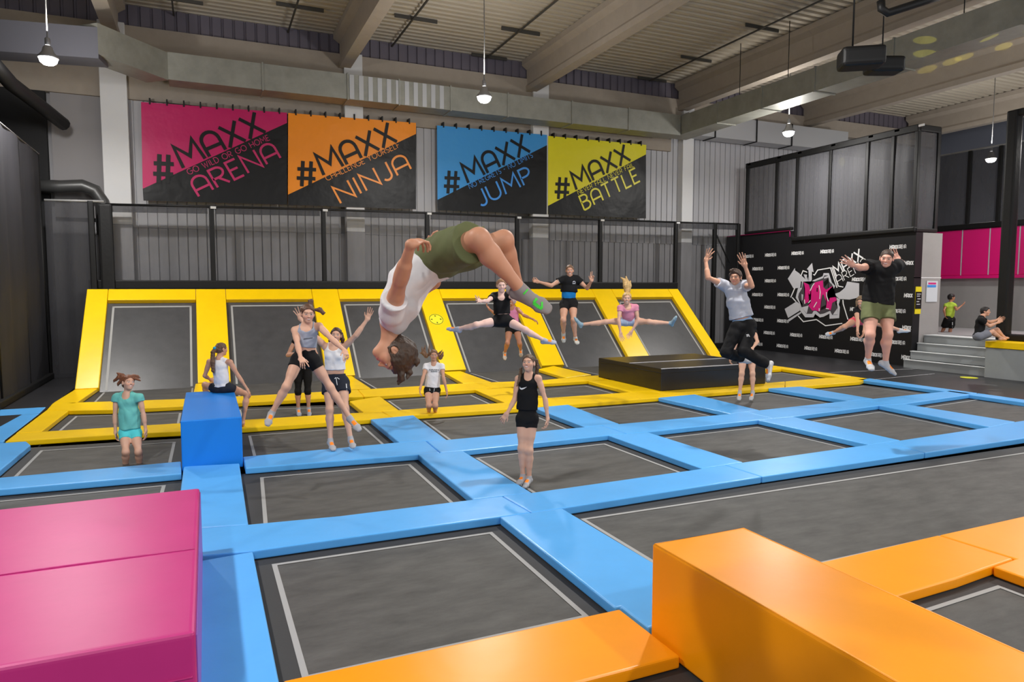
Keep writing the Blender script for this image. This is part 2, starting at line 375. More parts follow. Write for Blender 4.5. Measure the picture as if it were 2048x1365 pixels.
def wline(name, lines, wd_, m, off=.01):
    V, Fc = [], []
    for i, pl in enumerate(lines):
        for q in stroke(pl, wd_): k = len(V); V += [gp(*p, off+.0006*i) for p in q]; Fc.append((k, k+1, k+2, k+3))
    return mesh_obj(name, V, Fc, m, wall_right)
wpoly('graffiti_arrows', [[(125,545),(240,370),(242,410),(300,450),(345,495),(340,560),(325,690),(215,700)], [(345,495),(475,612),(470,640),(335,585)], [(75,1030),(265,910),(330,960),(315,1060),(130,1175)], [(130,1200),(330,1075),(345,1095),(145,1232)],
      [(430,390),(515,290),(540,440),(512,430),(512,560),(470,635),(445,590),(455,405)], [(378,475),(435,480),(430,515),(447,585),(420,572),(400,530)], [(870,790),(960,760),(1040,690),(1080,590),(1272,618),(1270,865),(1245,850),(1120,880),(950,870),(900,820)]], PRINTG)
wline('graffiti_outline', [[(335,500),(370,415),(555,485),(605,405),(810,370),(915,690)], [(832,360),(935,662),(1030,682)], [(240,690),(172,845)], [(195,845),(255,912)], [(290,1140),(375,1235),(585,1200),(730,1300),(1000,1262)], [(1010,885),(1015,950),(1090,1200)]], 16, PRINTW)
wpoly('graffiti_letter_rim', [[(470,622),(540,565),(685,505),(700,455),(785,455),(830,600),(885,660),(860,715),(805,800),(800,825),(875,830),(965,880),(945,960),(962,1000),(950,1178),(795,1188),(795,1105),(700,1155),(640,1168),(565,1110),(535,1165),(405,1165),(318,1050),(330,970),(252,850),(262,800),(290,695),(345,690),(355,575)]], PRINTG, .016)
wpoly('graffiti_letter_shadow', [[(480,640),(560,585),(690,535),(712,490),(770,490),(790,590),(850,660),(830,700),(790,760),(770,850),(900,860),(920,900),(890,950),(925,1000),(925,1125),(835,1125),(805,1060),(700,1105),(640,1115),(580,1060),(540,1060),(515,1108),(425,1108),(350,1010),(365,950),(290,840),(303,780),(350,705),(372,590)]], PRINTD, .018)
wpoly('graffiti_facets', [[(345,1005),(460,975),(430,1105)], [(850,1120),(920,1020),(925,1120)], [(705,520),(770,495),(775,525),(710,545)], [(345,790),(372,800),(365,880),(350,900)]], PRINTG, .020)
wpoly('graffiti_letters', [[(380,600),(460,640),(500,760),(475,800),(455,772),(465,870),(492,900),(400,948),(385,900),(402,700)],
      [(500,700),(560,605),(690,570),(695,680),(740,720),(850,660),(765,745),(752,840),(787,905),(800,852),(890,840),(915,890),(840,930),(815,1050),(735,1030),(750,930),(720,860),(700,800),(680,800),(660,900),(640,1075),(560,1050),(520,1060),(450,970),(492,930),(500,800)]], PRINTM, .022)
wpoly('graffiti_holes', [[(590,690),(606,690),(605,760),(585,750)], [(700,600),(780,532),(780,600),(712,678)], [(665,1000),(742,962),(740,1010),(652,1045)], [(455,860),(480,820),(488,870)]], PRINTB, .024)
wline('graffiti_highlights', [[(482,740),(525,650),(552,618)], [(625,650),(647,760),(637,870)], [(745,760),(750,830),(777,908)], [(393,880),(397,948)], [(592,918),(540,1005)], [(455,935),(492,890)], [(735,1022),(785,1030)], [(630,1020),(630,1065)]], 13, PRINTW, .026)
for txt, a, b, tp, wt in (('MAXX', (905, 500), (1335, 215), (835, 360), .05), ('ARENA', (935, 635), (1415, 330), (918, 490), .024)):
    A, B, T_ = gp(*a, .012), gp(*b, .012), gp(*tp, .012); ex = nrm(B-A); ey = np.array([0, ex[2], -ex[1]]); ey = ey if ey[2] > 0 else -ey
    lettering('graffiti_lettering', [text_geo(txt, A, ex, ey, abs((T_-A)@ey), wt, length=np.linalg.norm(B-A), gap=.2)], PRINTW, wall_right)
# notices on the pillar
nt_ = box('warning_notice', 19.03, 19.28, 13.835, 13.855, 1.55, 2.35, mat('notice_yellow', s2l(225, 205, 20), rough=.5)); tag(nt_, 'black notice with yellow ends on the grey pillar face', 'notice')
for i in range(5): pass
box('notice_panel', 19.03, 19.28, 13.825, 13.836, 1.70, 2.2, PRINTB, nt_)
bm = bmesh.new()
for i, (x0, x1, z) in enumerate(((19.07,19.24,2.12),(19.07,19.2,2.06),(19.1,19.24,1.98),(19.07,19.18,1.9),(19.07,19.22,1.82))): add_box(bm, x0, x1, 13.821, 13.826, z, z+.025)
bm_obj('notice_marks', bm, PRINTG, nt_)
n2 = box('house_rules_poster', 19.5, 19.98, 13.835, 13.855, 1.9, 2.52, mat('poster_white', s2l(200, 205, 212), rough=.5)); tag(n2, 'white poster with a pink and blue heading on the pillar', 'poster')
box('pink_heading', 19.56, 19.9, 13.83, 13.836, 2.42, 2.47, PRINTM, n2); box('blue_heading', 19.52, 19.9, 13.83, 13.836, 2.33, 2.40, mat('print_blue', s2l(60, 140, 220)), n2)
# stairs and platform
for k in range(4):
    pass
stairs = empty('staircase', (18.6, 12.6, 0)); tag(stairs, 'grey steps with pale edges climbing to the platform at right', 'stairs')
ks = []
for k, z in enumerate((.235, .47, .70, .93)):
    x0 = 18.62+.28*k
    ks.append(box('step', x0, 20.2, 11.45, 13.82, z-.235 if k else -.02, z-.02, STEPM)); ks.append(box('nosing', x0-.03, x0+.1 if k < 3 else x0+.5, 11.45, 13.82, z-.02, z, STEPE))
adopt(stairs, *ks)
tag(box('floor_platform', 20.2, 31, 5, YW-.3, -.4, .93, mat('platform_grey', s2l(165, 165, 168), rough=.7)), kind='structure'); bpy.data.objects['floor_platform'].name = 'floor_upper'
pl = box('landing_block', 18.5, 20.2, 5.0, 11.44, -.02, .76, STEPM); tag(pl, 'grey block beside the stairs carrying the tall net post', 'platform')
pb = prism('edge_pad', [(18.48, 11.45, .94), (20.2, 11.45, .94), (20.2, 5, .94), (18.48, 5, .94)], (0, 0, 1), .17, YEL); tag(pb, 'yellow edge pad on the grey block beside the stairs', 'pad')
XP = 24.0
tag(box('wall_far', XP, XP+.3, 4, YW-.2, .9, 4.32, GREYW), kind='structure')
bpy.data.objects['wall_far'].name = 'wall_right_far'
for y0, y1, lab in ((15.75, 18.5, 'magenta wall pad, leftmost of the row on the far grey wall'), (14.83, 15.72, 'magenta wall pad, second of the row on the far grey wall'), (13.9, 14.8, 'magenta wall pad half hidden by the tall black post'), (9, 13.87, 'magenta wall pad seen through the net at the right edge')):
    tag(prism('wall_pad', [(XP-.12, y0, 2.75), (XP-.12, y1, 2.75), (XP-.12, y1, 4.3), (XP-.12, y0, 4.3)], (-1, 0, 0), .12, mat('magenta_wall_vinyl', s2l(222, 12, 116), rough=.45, bump=(5, .2, .01))), lab, 'wall pad', 'magenta wall pads')
for k, y in enumerate((15.735, 14.815, 13.885)): box('pale_joint', XP-.125, XP-.1, y-.014, y+.014, 2.75, 4.3, PRINTG, [o for o in COL.objects if o.name.startswith('wall_pad')][k])
tag(box('wall_pad_rail', XP-.16, XP, 9, 18.5, 2.64, 2.745, mat('magenta_wall_vinyl', (1, 1, 1))), 'magenta rail under the row of wall pads', 'rail')

tag(box('wall_right_outer', 31.6, 31.9, -3, YW+.3, -1, 10.2, mat('blue_grey_wall', s2l(96, 100, 112), rough=.8)), kind='structure')
# ------------------------------------------------------------------ nets
def net(name, parent, corners, m, nu=1, nv=1, sag=0.0, fold=0.0):
    a, b, c, d = map(np.asarray, corners)              # bottom-left, bottom-right, top-right, top-left
    n = nrm(np.cross(b-a, d-a)); V, Fc = [], []
    for j in range(nv+1):
        for i in range(nu+1):
            u, v = i/nu, j/nv; p = (a*(1-u)+b*u)*(1-v)+(d*(1-u)+c*u)*v
            p = p + n*(sag*math.sin(math.pi*u)*math.sin(math.pi*v) + fold*math.sin(u*nu*1.1+.4*math.sin(v*3))*(.4+.6*math.sin(math.pi*min(1, max(0, v)))))
            V.append(p)
    for j in range(nv):
        for i in range(nu): k = j*(nu+1)+i; Fc.append((k, k+1, k+nu+2, k+nu+1))
    o = mesh_obj(name, V, Fc, m, None, smooth=True)
    if parent is not None: adopt(parent, o)
    return o
YF = 21.15
f1 = empty('net_fence', (6.5, YF, 2.3)); tag(f1, 'long black safety net fence standing behind the yellow sloped trampolines', 'net fence')
ks = []; xs = [(-2.35, 4.5), (.21, 4.56), (3.24, 4.62), (6.42, 4.66), (9.51, 4.66), (12.7, 4.7), (15.93, 4.73)]
for i, (x, z) in enumerate(xs):
    ks.append(box('post', x-.065, x+.065, YF-.07, YF+.07, 2.25, z, PADBLK, bev=.03)); ks.append(box('rail_clamp', x-.02, x+.12, YF-.09, YF+.05, z-.06, z+.005, mat('white_cap', s2l(200, 200, 200), rough=.5)))
for (xa, za), (xb, zb) in zip(xs, xs[1:]):
    ks.append(net('net_panel', None, [(xa, YF, 2.4), (xb, YF, 2.4), (xb, YF, zb), (xa, YF, za)], NETB))
    ks.append(net('folded_net_band', None, [(xa+.1, YF-.03, za-.2), (xb-.1, YF-.03, zb-.2), (xb-.1, YF-.03, zb-.03), (xa+.1, YF-.03, za-.03)], NETD))
ks.append(tube('top_rail', [(x, YF, z) for x, z in xs], .035, STEEL)); ks.append(box('bottom_padding', -2.8, 16.0, YF-.1, YF+.1, 2.28, 2.52, PADBLK, bev=.03))
adopt(f1, *ks)
for o in ks:
    if o.name.startswith('rail_clamp'): o.parent = ks[ks.index(o)-1]; o.matrix_parent_inverse = Matrix.Identity(4)
f2 = empty('net_fence', (17.7, YF, 0)); tag(f2, 'black net panel reaching to the floor between the slopes and the printed wall', 'net fence')
ks = [net('net_panel', None, [(15.95, YF, 0), (18.9, YF, 0), (18.9, YF, 4.77), (15.95, YF, 4.73)], NETB), net('folded_net_band', None, [(16.05, YF-.03, 4.5), (18.8, YF-.03, 4.55), (18.8, YF-.03, 4.75), (16.05, YF-.03, 4.7)], NETD),
      box('post', 17.66, 17.8, YF-.07, YF+.07, 0, 4.75, PADBLK, bev=.03), box('post', 18.78, 18.92, YF-.09, YF+.07, 0, 4.78, PADBLK, bev=.03), tube('top_rail', [(15.93, YF, 4.73), (18.9, YF, 4.77)], .035, STEEL),
      box('bottom_padding', 15.9, 18.9, YF-.08, YF+.08, 0, .2, PADBLK, bev=.03), tube('brace', [(18.1, YF+.5, 4.6), (18.9, YF+.5, 3.3)], .03, STEEL)]
adopt(f2, *ks)
f3 = empty('net_fence', (-3.0, 20.9, 0)); tag(f3, 'dark net corner panel at left between the side net and the yellow slope', 'net fence')
ks = [net('net_panel', None, [(-3.65, 20.9, 0), (-2.6, 20.9, 0), (-2.6, 20.9, 4.55), (-3.65, 20.9, 4.5)], NETD, 12, 6, fold=.03), box('post', -2.72, -2.58, 20.85, 20.99, 0, 4.55, PADBLK, bev=.03), box('post', -2.5, -2.18, 20.95, 21.12, 2.2, 4.5, PADBLK, bev=.05),
      tube('top_rail', [(-3.65, 20.9, 4.52), (-2.35, 20.9, 4.55)], .03, mat('pale_rail', s2l(150, 150, 150), rough=.4))]
adopt(f3, *ks)
f4 = empty('net_fence', (-3.72, 14, 0)); tag(f4, 'tall dark side net hanging along the left edge of the hall', 'net fence')
ks = [net('net_panel', None, [(-3.72, 20.9, 0), (-3.72, 6, 0), (-3.72, 6, 5.65), (-3.72, 20.9, 5.65)], NETD, 60, 8, fold=.05)]
for y in (20.9, 18.8, 16.4): ks.append(tube('post', [(-3.76, y, 0), (-3.76, y, 5.66)], .05, STEEL))
ks.append(tube('top_cable', [(-3.72, 6, 5.66), (-3.72, 20.9, 5.66)], .015, mat('pale_rail', (1, 1, 1), rough=.4))); ks.append(box('bottom_padding', -3.8, -3.62, 6, 20.9, -.004, .14, PADBLK, bev=.03))
adopt(f4, *ks)
f5 = empty('net_cage', (19.3, 17, 4)); tag(f5, 'black framed net cage standing on top of the printed black wall', 'net cage')
ks = []; ys = [20.8, 19.3, 18.36, 16.96, 15.56, 14.68, 13.92]
for i, y in enumerate(ys):
    zb = 4.36 if y > 18.5 else 3.94+.035*(y-13.9)
    ks.append(box('post', XM-.06, XM+.06, y-.055, y+.055, zb, 7.0, PADBLK, bev=.02))
    ks.append(box('rail_clamp', XM-.09, XM-.05, y-.22, y-.06, 6.93, 6.99, mat('white_cap', (1, 1, 1))))
for ya, yb in zip(ys, ys[1:]):
    zb = 4.36 if ya > 18.5 else 4.0
    ks.append(net('net_panel', None, [(XM, ya, zb), (XM, yb, zb), (XM, yb, 7.0), (XM, ya, 7.0)], NETG, 10, 10, sag=.05, fold=.015))
ks.append(box('top_padding', XM-.09, XM+.09, 13.86, 20.85, 6.82, 7.02, PADBLK, bev=.03)); ks.append(box('bottom_padding', XM-.08, XM+.08, 13.86, 18.5, 3.95, 4.1, PADBLK, bev=.04)); ks.append(box('bottom_padding', XM-.08, XM+.08, 18.5, 20.85, 4.35, 4.46, PADBLK, bev=.04))
ks += [box('post', 19.74, 19.88, 13.85, 13.97, 3.94, 7.0, PADBLK, bev=.03), net('net_panel', None, [(XM, 13.91, 4), (19.8, 13.91, 4), (19.8, 13.91, 7), (XM, 13.91, 7)], NETG, 8, 8, sag=.04, fold=.02), box('top_padding', XM, 19.85, 13.84, 13.98, 6.83, 7.02, PADBLK, bev=.03), box('bottom_padding', XM, 19.88, 13.84, 13.98, 3.94, 4.06, PADBLK, bev=.03)]
adopt(f5, *ks)
for o in ks:
    if o.name.startswith('rail_clamp'): o.parent = ks[ks.index(o)-1]; o.matrix_parent_inverse = Matrix.Identity(4)
f6 = empty('net_fence', (XP, 15, 4.3)); tag(f6, 'dark net fence standing above the magenta wall pads', 'net fence')
ks = [net('net_panel', None, [(XP-.1, 18.5, 4.3), (XP-.1, 8, 4.3), (XP-.1, 8, 6.95), (XP-.1, 18.5, 6.95)], NETG, 30, 8, fold=.03), tube('top_rail', [(XP-.1, 8, 6.97), (XP-.1, 18.5, 6.97)], .03, mat('pale_rail', (1, 1, 1))), box('bottom_padding', XP-.18, XP-.02, 8, 18.5, 4.31, 4.5, PADBLK, bev=.03)]
for y in (15.6, 14.6, 12.5): ks.append(box('post', XP-.16, XP-.04, y-.06, y+.06, 4.3, 6.95, PADBLK, bev=.02))
adopt(f6, *ks)
f7 = empty('net_fence', (19.1, 11.4, .94)); tag(f7, 'tall thick black padded post with a net at the right edge', 'net fence')
ks = [box('post', 18.98, 19.26, 11.26, 11.52, .94, 6.85, PADBLK, bev=.05), net('net_panel', None, [(19.12, 11.35, 1.2), (19.12, 6, 1.2), (19.12, 6, 6.85), (19.12, 11.35, 6.85)], NETB), box('bottom_padding', 19.02, 19.24, 6, 11.4, .94, 1.12, PADBLK, bev=.04), box('top_padding', 19.02, 19.24, 6, 11.4, 6.68, 6.86, PADBLK, bev=.04)]
adopt(f7, *ks)

# ------------------------------------------------------------------ banners
def banner(tl, tr, bl, br, sl, sr, col, hashc, hashw, hashh, mx, tg, wd2, words, label):
    yb = YW-.34; P = lambda p, o=0.0: Yp(*p, yb-o)
    q = [P(tl), P(tr), P(sr), P(br), P(bl), P(sl)]
    m = mat('banner_'+label.split()[0], col, rough=.45, spec=.35, bump=(1.6, .5, .05)); bk = mat('banner_black', s2l(9, 9, 10), rough=.45, spec=.3, bump=(1.6, .6, .06))
    e = empty('banner', P(bl)); tag(e, label, 'banner', 'printed wall banners')
    V = q + [v+np.array([0, .012, 0]) for v in q]
    fr = [(0, 5, 2, 1), (5, 4, 3, 2)]; bkf = [(6, 7, 8, 11), (11, 8, 9, 10)]; rim = [(i, (i+1) % 6, (i+1) % 6+6, i+6) for i in range(6)]
    ks = [mesh_obj('sheet', V, fr+bkf+rim, [m, bk], None, mi=[0, 1, 0, 1]+[0]*6)]
    def line(txt, a, b, top=None, hgt=None, wt=.1, mm=None, gap=.2):
        A, B = P(a, .012), P(b, .012); ex = nrm(B-A); ey = np.array([-ex[2], 0, ex[0]])
        h = abs(np.dot(P(top, .012)-A, ey)) if top else hgt
        L = np.linalg.norm(B-A); wid = [sum(GL[c][0]+gap for c in wd)-gap for wd in txt.split()]; sp_ = GL[' '][0]+2*gap; tot = sum(wid)+sp_*(len(wid)-1); x = 0
        for wd, ww in zip(txt.split(), wid):
            ks.append(lettering('lettering', [text_geo(wd, A+ex*(x*L/tot), ex, ey, h, wt*h, length=ww*L/tot, gap=gap)], mm)); x += ww+sp_
        return h
    c0 = P((hashc[0]-hashw/2, hashc[1]+hashh/2), .012); c1 = P((hashc[0]+hashw/2, hashc[1]+hashh/2+hashw*.04), .012); c2 = P((hashc[0]-hashw/2, hashc[1]-hashh/2), .012)
    ks.append(lettering('hash_sign', [text_geo('#', c0, nrm(c1-c0), np.array([0, 0, 1.]), c2[2]-c0[2], .19*(c2[2]-c0[2])*.75, length=np.linalg.norm(c1-c0))], PRINTB))
    h = line('MAXX', mx[0], mx[1], top=mx[2], wt=.155, mm=PRINTB, gap=.2)
    lc = mat('print_'+label.split()[0], col, rough=.45)
    line(words[0], tg[0], tg[1], hgt=h*.25, wt=.12, mm=lc, gap=.25)
    line(words[1], wd2[0], wd2[1], hgt=h*.83, wt=.125, mm=lc, gap=.24)
    for i in range(9):
        t = (i+.5)/9; a = P(tl)*(1-t)+P(tr)*t; ks.append(box('hanging_strap', a[0]-.02, a[0]+.02, yb-.02, yb+.2, a[2]-.05, a[2]+.12, STEEL))
    adopt(e, *ks)
banner((282,204),(574,225.6),(287,401.6),(574,410),(285.4,377.7),(574,246), s2l(186,16,92), (328,337),42,58, ((367,336),(531,265),(506,226)), ((378,350),(540,280)), ((398,393),(561,316)), ('GO WILD OR GO HOME','ARENA'), 'magenta and black banner, leftmost of the four on the back wall')
banner((576.5,226),(832,246),(576,410.5),(832,419),(576,389.6),(832,268), s2l(238,140,16), (613.5,347),39,51, ((648,350.3),(794,283.7),(774,246)), ((654.5,362),(800,294)), ((682,406.7),(822,338)), ('CHALLENGE YOURSELF','NINJA'), 'orange and black banner, second from the left on the back wall')
banner((874,251),(1094,270),(876,420.4),(1093.5,429),(875,400),(1094,290.5), s2l(56,140,205), (904,364),32,46, ((937,366),(1060,304),(1042,270)), ((940,378),(1066,314.5)), ((963,413),(1066,362)), ('NO REGRETS - NO LIMITS','JUMP'), 'blue and black banner, third from the left on the back wall')
banner((1096.5,272),(1292.5,290),(1096,429),(1292,437.5),(1096,412),(1292,309), s2l(216,206,16), (1124.4,376),30,44, ((1153.4,379.4),(1261,321.3),(1247.4,289.8)), ((1157,389.6),(1268,333.3)), ((1169,420.4),(1280,362.3)), ('NEVER FALL NEVER FAIL','BATTLE'), 'yellow and black banner, rightmost of the four on the back wall')

# ------------------------------------------------------------------ lamps
LENS = mat('lamp_lens', (1, 1, 1), emit=((1, .98, .95), 30.0)); SHELL = mat('lamp_housing', s2l(150, 150, 152), rough=.4, metal=.5)
lab = ['hanging high bay lamp at upper left in front of the dark duct', 'hanging high bay lamp at top centre above the blue banner', 'hanging high bay lamp in front of the shiny duct at right', 'hanging high bay lamp seen through the far net at right']
for i, (x, y, z) in enumerate(LAMPS_SEEN + LAMPS_UNSEEN):
    if i < 4:
        e = tag(empty('pendant_lamp', (x, y, z)), lab[i], 'lamp', 'high bay lamps')
        ks = [lathe('lamp_shade', [(.05, .26), (.09, .22), (.11, .13), (.18, .05), (.19, .01), (.175, .0), (.16, .03)], SHELL, (x, y, z), cap=False), lathe('lens', [(.16, .03), (.165, -.02), (.15, -.07), (.10, -.115), (.03, -.13)], LENS, (x, y, z)),
              tube('cord', [(x, y, z+.4), (x+.01, y, z+1.6), (x, y, 9.985)], .012, mat('white_cord', s2l(120, 120, 120))), lathe('driver_box', [(.04, .26), (.05, .28), (.05, .4), (.03, .42)], SHELL, (x, y, z))]
        adopt(e, *ks)
    ld = bpy.data.lights.new('lamp_light', 'AREA'); ld.shape = 'DISK'; ld.size = .36; ld.energy = LAMP_W*(.65 if x == 21.6 else 1); ld.color = (1, .975, .94); ld.spread = math.radians(172)
    lo = bpy.data.objects.new('lamp_light', ld); lo.location = (x, y, z-.15); COL.objects.link(lo)
    lu = bpy.data.lights.new('lamp_uplight', 'AREA'); lu.shape = 'DISK'; lu.size = .4; lu.energy = LAMP_W*.12; lu.color = (1, .96, .9); lu.spread = math.radians(178)
    lo = bpy.data.objects.new('lamp_uplight', lu); lo.location = (x, y, z+.56); lo.rotation_euler = (math.pi, 0, 0); COL.objects.link(lo)
    lq = bpy.data.lights.new('lamp_spill', 'POINT'); lq.energy = LAMP_W*.8*(.65 if x == 21.6 else 1); lq.shadow_soft_size = .17; lq.color = (1, .97, .93)
    lo = bpy.data.objects.new('lamp_spill', lq); lo.location = (x, y, z-.34); COL.objects.link(lo)

# ================================================================== TRAMPOLINES
def pt(p, z=0.0):
    return np.array([p[1], p[2], z]) if p[0] == 'w' else Zp(p[0], p[1], z)
def shrink(poly, d=.006):
    c = sum(poly)/len(poly); return [p + nrm(c-p)*d for p in poly]
def pad(poly, m, label, group, th=.085):
    return tag(prism('safety_pad', shrink([pt(p) for p in poly]), (0, 0, 1), th, m), label, 'safety pad', group)
def strip(far, near, seams, m, labels, group):
    def cut(pl, a, b):
        f = lambda x: np.interp(x, [p[0] for p in pl], [p[1] for p in pl])
        return [(a, f(a))] + [p for p in pl if a+4 < p[0] < b-4] + [(b, f(b))]
    for i in range(len(seams)-1):
        (fa, na), (fb, nb) = seams[i], seams[i+1]
        pad(cut(far, fa, fb) + cut(near, na, nb)[::-1], m, labels[i], group)
def w(x, y): return ('w', x, y)
ZB = -.095
def mat_bed(poly, label, lw=.042, inset=.14, sides=(1, 1, 1, 1), ext=.12):
    """poly: opening corners far-left, far-right, near-right, near-left on the pad plane"""
    P = [pt(p) for p in poly]; c = sum(P)/4
    def off(d):
        out = []
        for i in range(4):
            a, b, cc = P[i-1], P[i], P[(i+1) % 4]; e1, e2 = nrm(b-a), nrm(cc-b); n1, n2 = np.array([e1[1], -e1[0], 0]), np.array([e2[1], -e2[0], 0])
            if np.dot(c-b, n1) < 0: n1 = -n1
            if np.dot(c-b, n2) < 0: n2 = -n2
            s = nrm(n1+n2); out.append(b + s*d/max(.3, np.dot(s, n1)))
        return out
    e = tag(empty('trampoline', c+np.array([0, 0, ZB])), label, 'trampoline', 'trampolines set in the padded grid')
    o = off(-ext); V = [v+np.array([0, 0, ZB]) for v in o] + [v+np.array([0, 0, ZB-.02]) for v in o]
    bed = mesh_obj('jump_bed', V, [(3, 2, 1, 0), (4, 5, 6, 7)]+[(i, (i+1) % 4, (i+1) % 4+4, i+4) for i in range(4)], BED)
    a, b = off(inset), off(inset+lw); V, Fc = [], []
    for i in range(4):
        if not sides[i]: continue
        j = (i+1) % 4; k = len(V); V += [v+np.array([0, 0, ZB+.004]) for v in (a[i], a[j], b[j], b[i])]; Fc.append((k, k+1, k+2, k+3))
    ln = mesh_obj('border_line', V, Fc, LINE)
    V, Fc = [], []
    for i in range(4):
        if not sides[i]: continue
        j = (i+1) % 4; k = len(V); V += [v+np.array([0, 0, ZB+.002]) for v in (o[i], o[j], a[j], a[i])]; Fc.append((k, k+1, k+2, k+3))
    adopt(e, bed, ln, mesh_obj('edge_webbing', V, Fc, EDGEW))
# ---- blue rows
GB = 'blue safety pads of the grid'
rA_f = [(345,1061),(495,1049.5),(680,1032),(946.5,999.4),(1063.8,985.7),(1404,937.7),(1487,925),(1737,889.7),(1801.5,881),(1978.6,854.5),(2031.4,843.8),(2300,805)]
rA_n = [(335,1118),(506,1102.4),(680,1078),(999.6,1034),(1124.3,1016.9),(1524,954),(1750,921),(2048,877),(2420,822)]
strip(rA_f, rA_n, [(345, 335), (1005, 1063), (1450, 1524), (1768, 1850), (2290, 2410)], BLUE, ['blue pad of the front row just right of the magenta box', 'blue pad of the front row before the girl in the black tank top', 'blue pad of the front row with the long trampoline before it', 'blue pad of the front row running out of the picture at right'], GB)
rB_f = [(485,914),(797.8,885),(893.6,880),(1169.3,854.5),(1238.8,848.3),(1462.5,828),(1519,820.7),(1696,802),(1746.8,797.8),(1885.7,783.7),(1932,778)]
rB_n = [(490,936.8),(835,909.4),(925,901.6),(1215.3,871),(1294.5,864.3),(1515.3,840.2),(1584.7,833.6),(1757,811.5),(1807.4,808.2),(1951.2,788),(1960,787)]
strip(rB_f, rB_n, [(485, 490), (852, 880), (1203, 1253), (1491, 1547), (1720, 1781), (1900, 1949)], BLUE, ['blue pad of the second row right of the deep blue box', 'blue pad of the second row behind the girl in the black tank top', 'blue pad of the second row centre right before the black block', 'blue pad of the second row below the boy in grey', 'blue pad of the second row at right near the stairs'], GB)
pad([(-160,970),(363,923),(364,947.5),(-160,993)], BLUE, 'blue pad of the second row left of the deep blue box, behind the magenta box', GB)
GC = 'blue cross pads between the mats'
for q, l in (([(741,839),(827,830.6),(893.6,880),(797.8,885)], 'blue cross pad between the yellow row and the second blue row, left of centre'),
  ([(835,909.4),(925,901.6),(1063.8,985.7),(946.5,999.4)], 'blue cross pad ending at the feet of the girl in the black tank top'),
  ([(999.6,1034),(1124.3,1016.9),w(3.39,3.78),w(2.68,3.78),w(2.68,4.12),w(2.63,4.12)], 'blue cross pad running from the front row to the orange box'),
  ([w(5.72,11.95),(1136,809.5),(1238.8,848.3),(1169.3,854.5)], 'blue cross pad just right of the girl in the black tank top'),
  ([(1215.3,871),(1294.5,864.3),(1487,925),(1404,937.7)], 'blue cross pad in the middle between the first and second blue rows'),
  ([(1316,795.8),(1389,789),(1519,820.7),(1462.5,828)], 'blue cross pad left of the bare legs behind the boy in grey'),
  ([(1515.3,840.2),(1584.7,833.6),(1801.5,881),(1737,889.7)], 'blue cross pad right of centre between the first and second blue rows'),
  ([(1536,777),(1601,773.3),(1746.8,797.8),(1696,802)], 'blue cross pad below the man in black and the end of the black block'),
  ([(1757,811.5),(1807.4,808.2),(2031.4,843.8),(1978.6,854.5)], 'blue cross pad nearest the right edge of the picture'),
  ([(367,933),(479,927),(497,1049),(350,1059.5)], 'blue pad in front of the deep blue box'),
  ([w(-.42,6.26),(506,1102.8),w(.33,3.45),w(-.42,3.45)], 'blue pad beside the magenta box at the lower left')):
    pad(q, BLUE, l, GC)
pad([w(15.02,12.42),w(15.5,12.42),w(15.5,9.7),w(15.1,9.7)], BLUE, 'blue border pad at right starting at the yellow corner', GC)
pad([w(15.08,9.68),w(15.48,9.68),w(15.4,6.0),w(15.02,6.0)], BLUE, 'blue border pad running out at the right edge', GC)
# left blue pads
pad([w(-6,15.9),(93,814.5),w(-2.87,15.1),w(-6,15.1)], BLUE, 'blue pad at the far left edge behind the yellow corner', GC)
pad([w(-3.15,15.08),w(-2.87,15.08),w(-2.86,12.5),w(-3.3,12.5)], BLUE, 'blue pad along the outside of the yellow left column', GC)
pad([w(-3.5,12.42),(53,883),(62,890),w(-2.46,10.1),w(-3.5,10.1)], BLUE, 'blue pad with a rounded corner at the left edge behind the girl in teal', GC)
# ---- yellow rows
GY = 'yellow safety pads of the grid'
y2f = [(31,867.4),(97,862.8),(360,846.8),(487,840),(726.5,825.3),(797.8,820.4),(1009,805.7),(1097,796.2),(1261,784.7),(1531,766.5),(1650,756.3),(1705.6,753.0)]
y2n = [(9.4,884),(225,870),(485,856.6),(741,839),(827,830.6),(1032.5,817.5),(1136,809.5),(1316,795.8),(1389,789),(1536,777),(1601,773.3),(1720.7,763.6),(1737.6,757.4)]
strip(y2f, y2n, [(31, 9.4), (425, 420), (762, 784), (1053, 1085), (1300, 1350), (1570, 1570), (1704.6, 1736.6)], YEL, ['yellow pad of the front yellow row behind the girl in teal', 'yellow pad of the front yellow row right of the deep blue box', 'yellow pad of the front yellow row before the girl in the white T-shirt', 'yellow pad of the front yellow row left of the black block', 'yellow pad of the front yellow row along the foot of the black block', 'yellow pad of the front yellow row at its right corner'], GY)
y1f = [(104.6,807),(371.6,798),(477,793),(643,784),(739,778.4),(919,767.6),(1087,760.6),(1132,755.7),(1196,751)]
y1n = [(93,819.4),(137,821.4),(224,820),(367.7,812.6),(480,806),(643,797),(759.6,792),(950,779.7),(1092,767.5),(1176,762),(1212,759)]
strip(y1f, y1n, [(104.6, 93), (424, 421), (716, 728), (949, 984), (1194, 1210)], YEL, ['yellow pad of the back yellow row behind the girl in teal', 'yellow pad of the back yellow row behind the seated girl', 'yellow pad of the back yellow row behind the girl in the white T-shirt', 'yellow pad of the back yellow row left of the black block'], GY)
pad([w(9.25,15.75),w(15.0,15.75),w(15.0,14.9),w(9.25,14.9)], YEL, 'yellow pad of the back yellow row hidden behind the black block', GY)
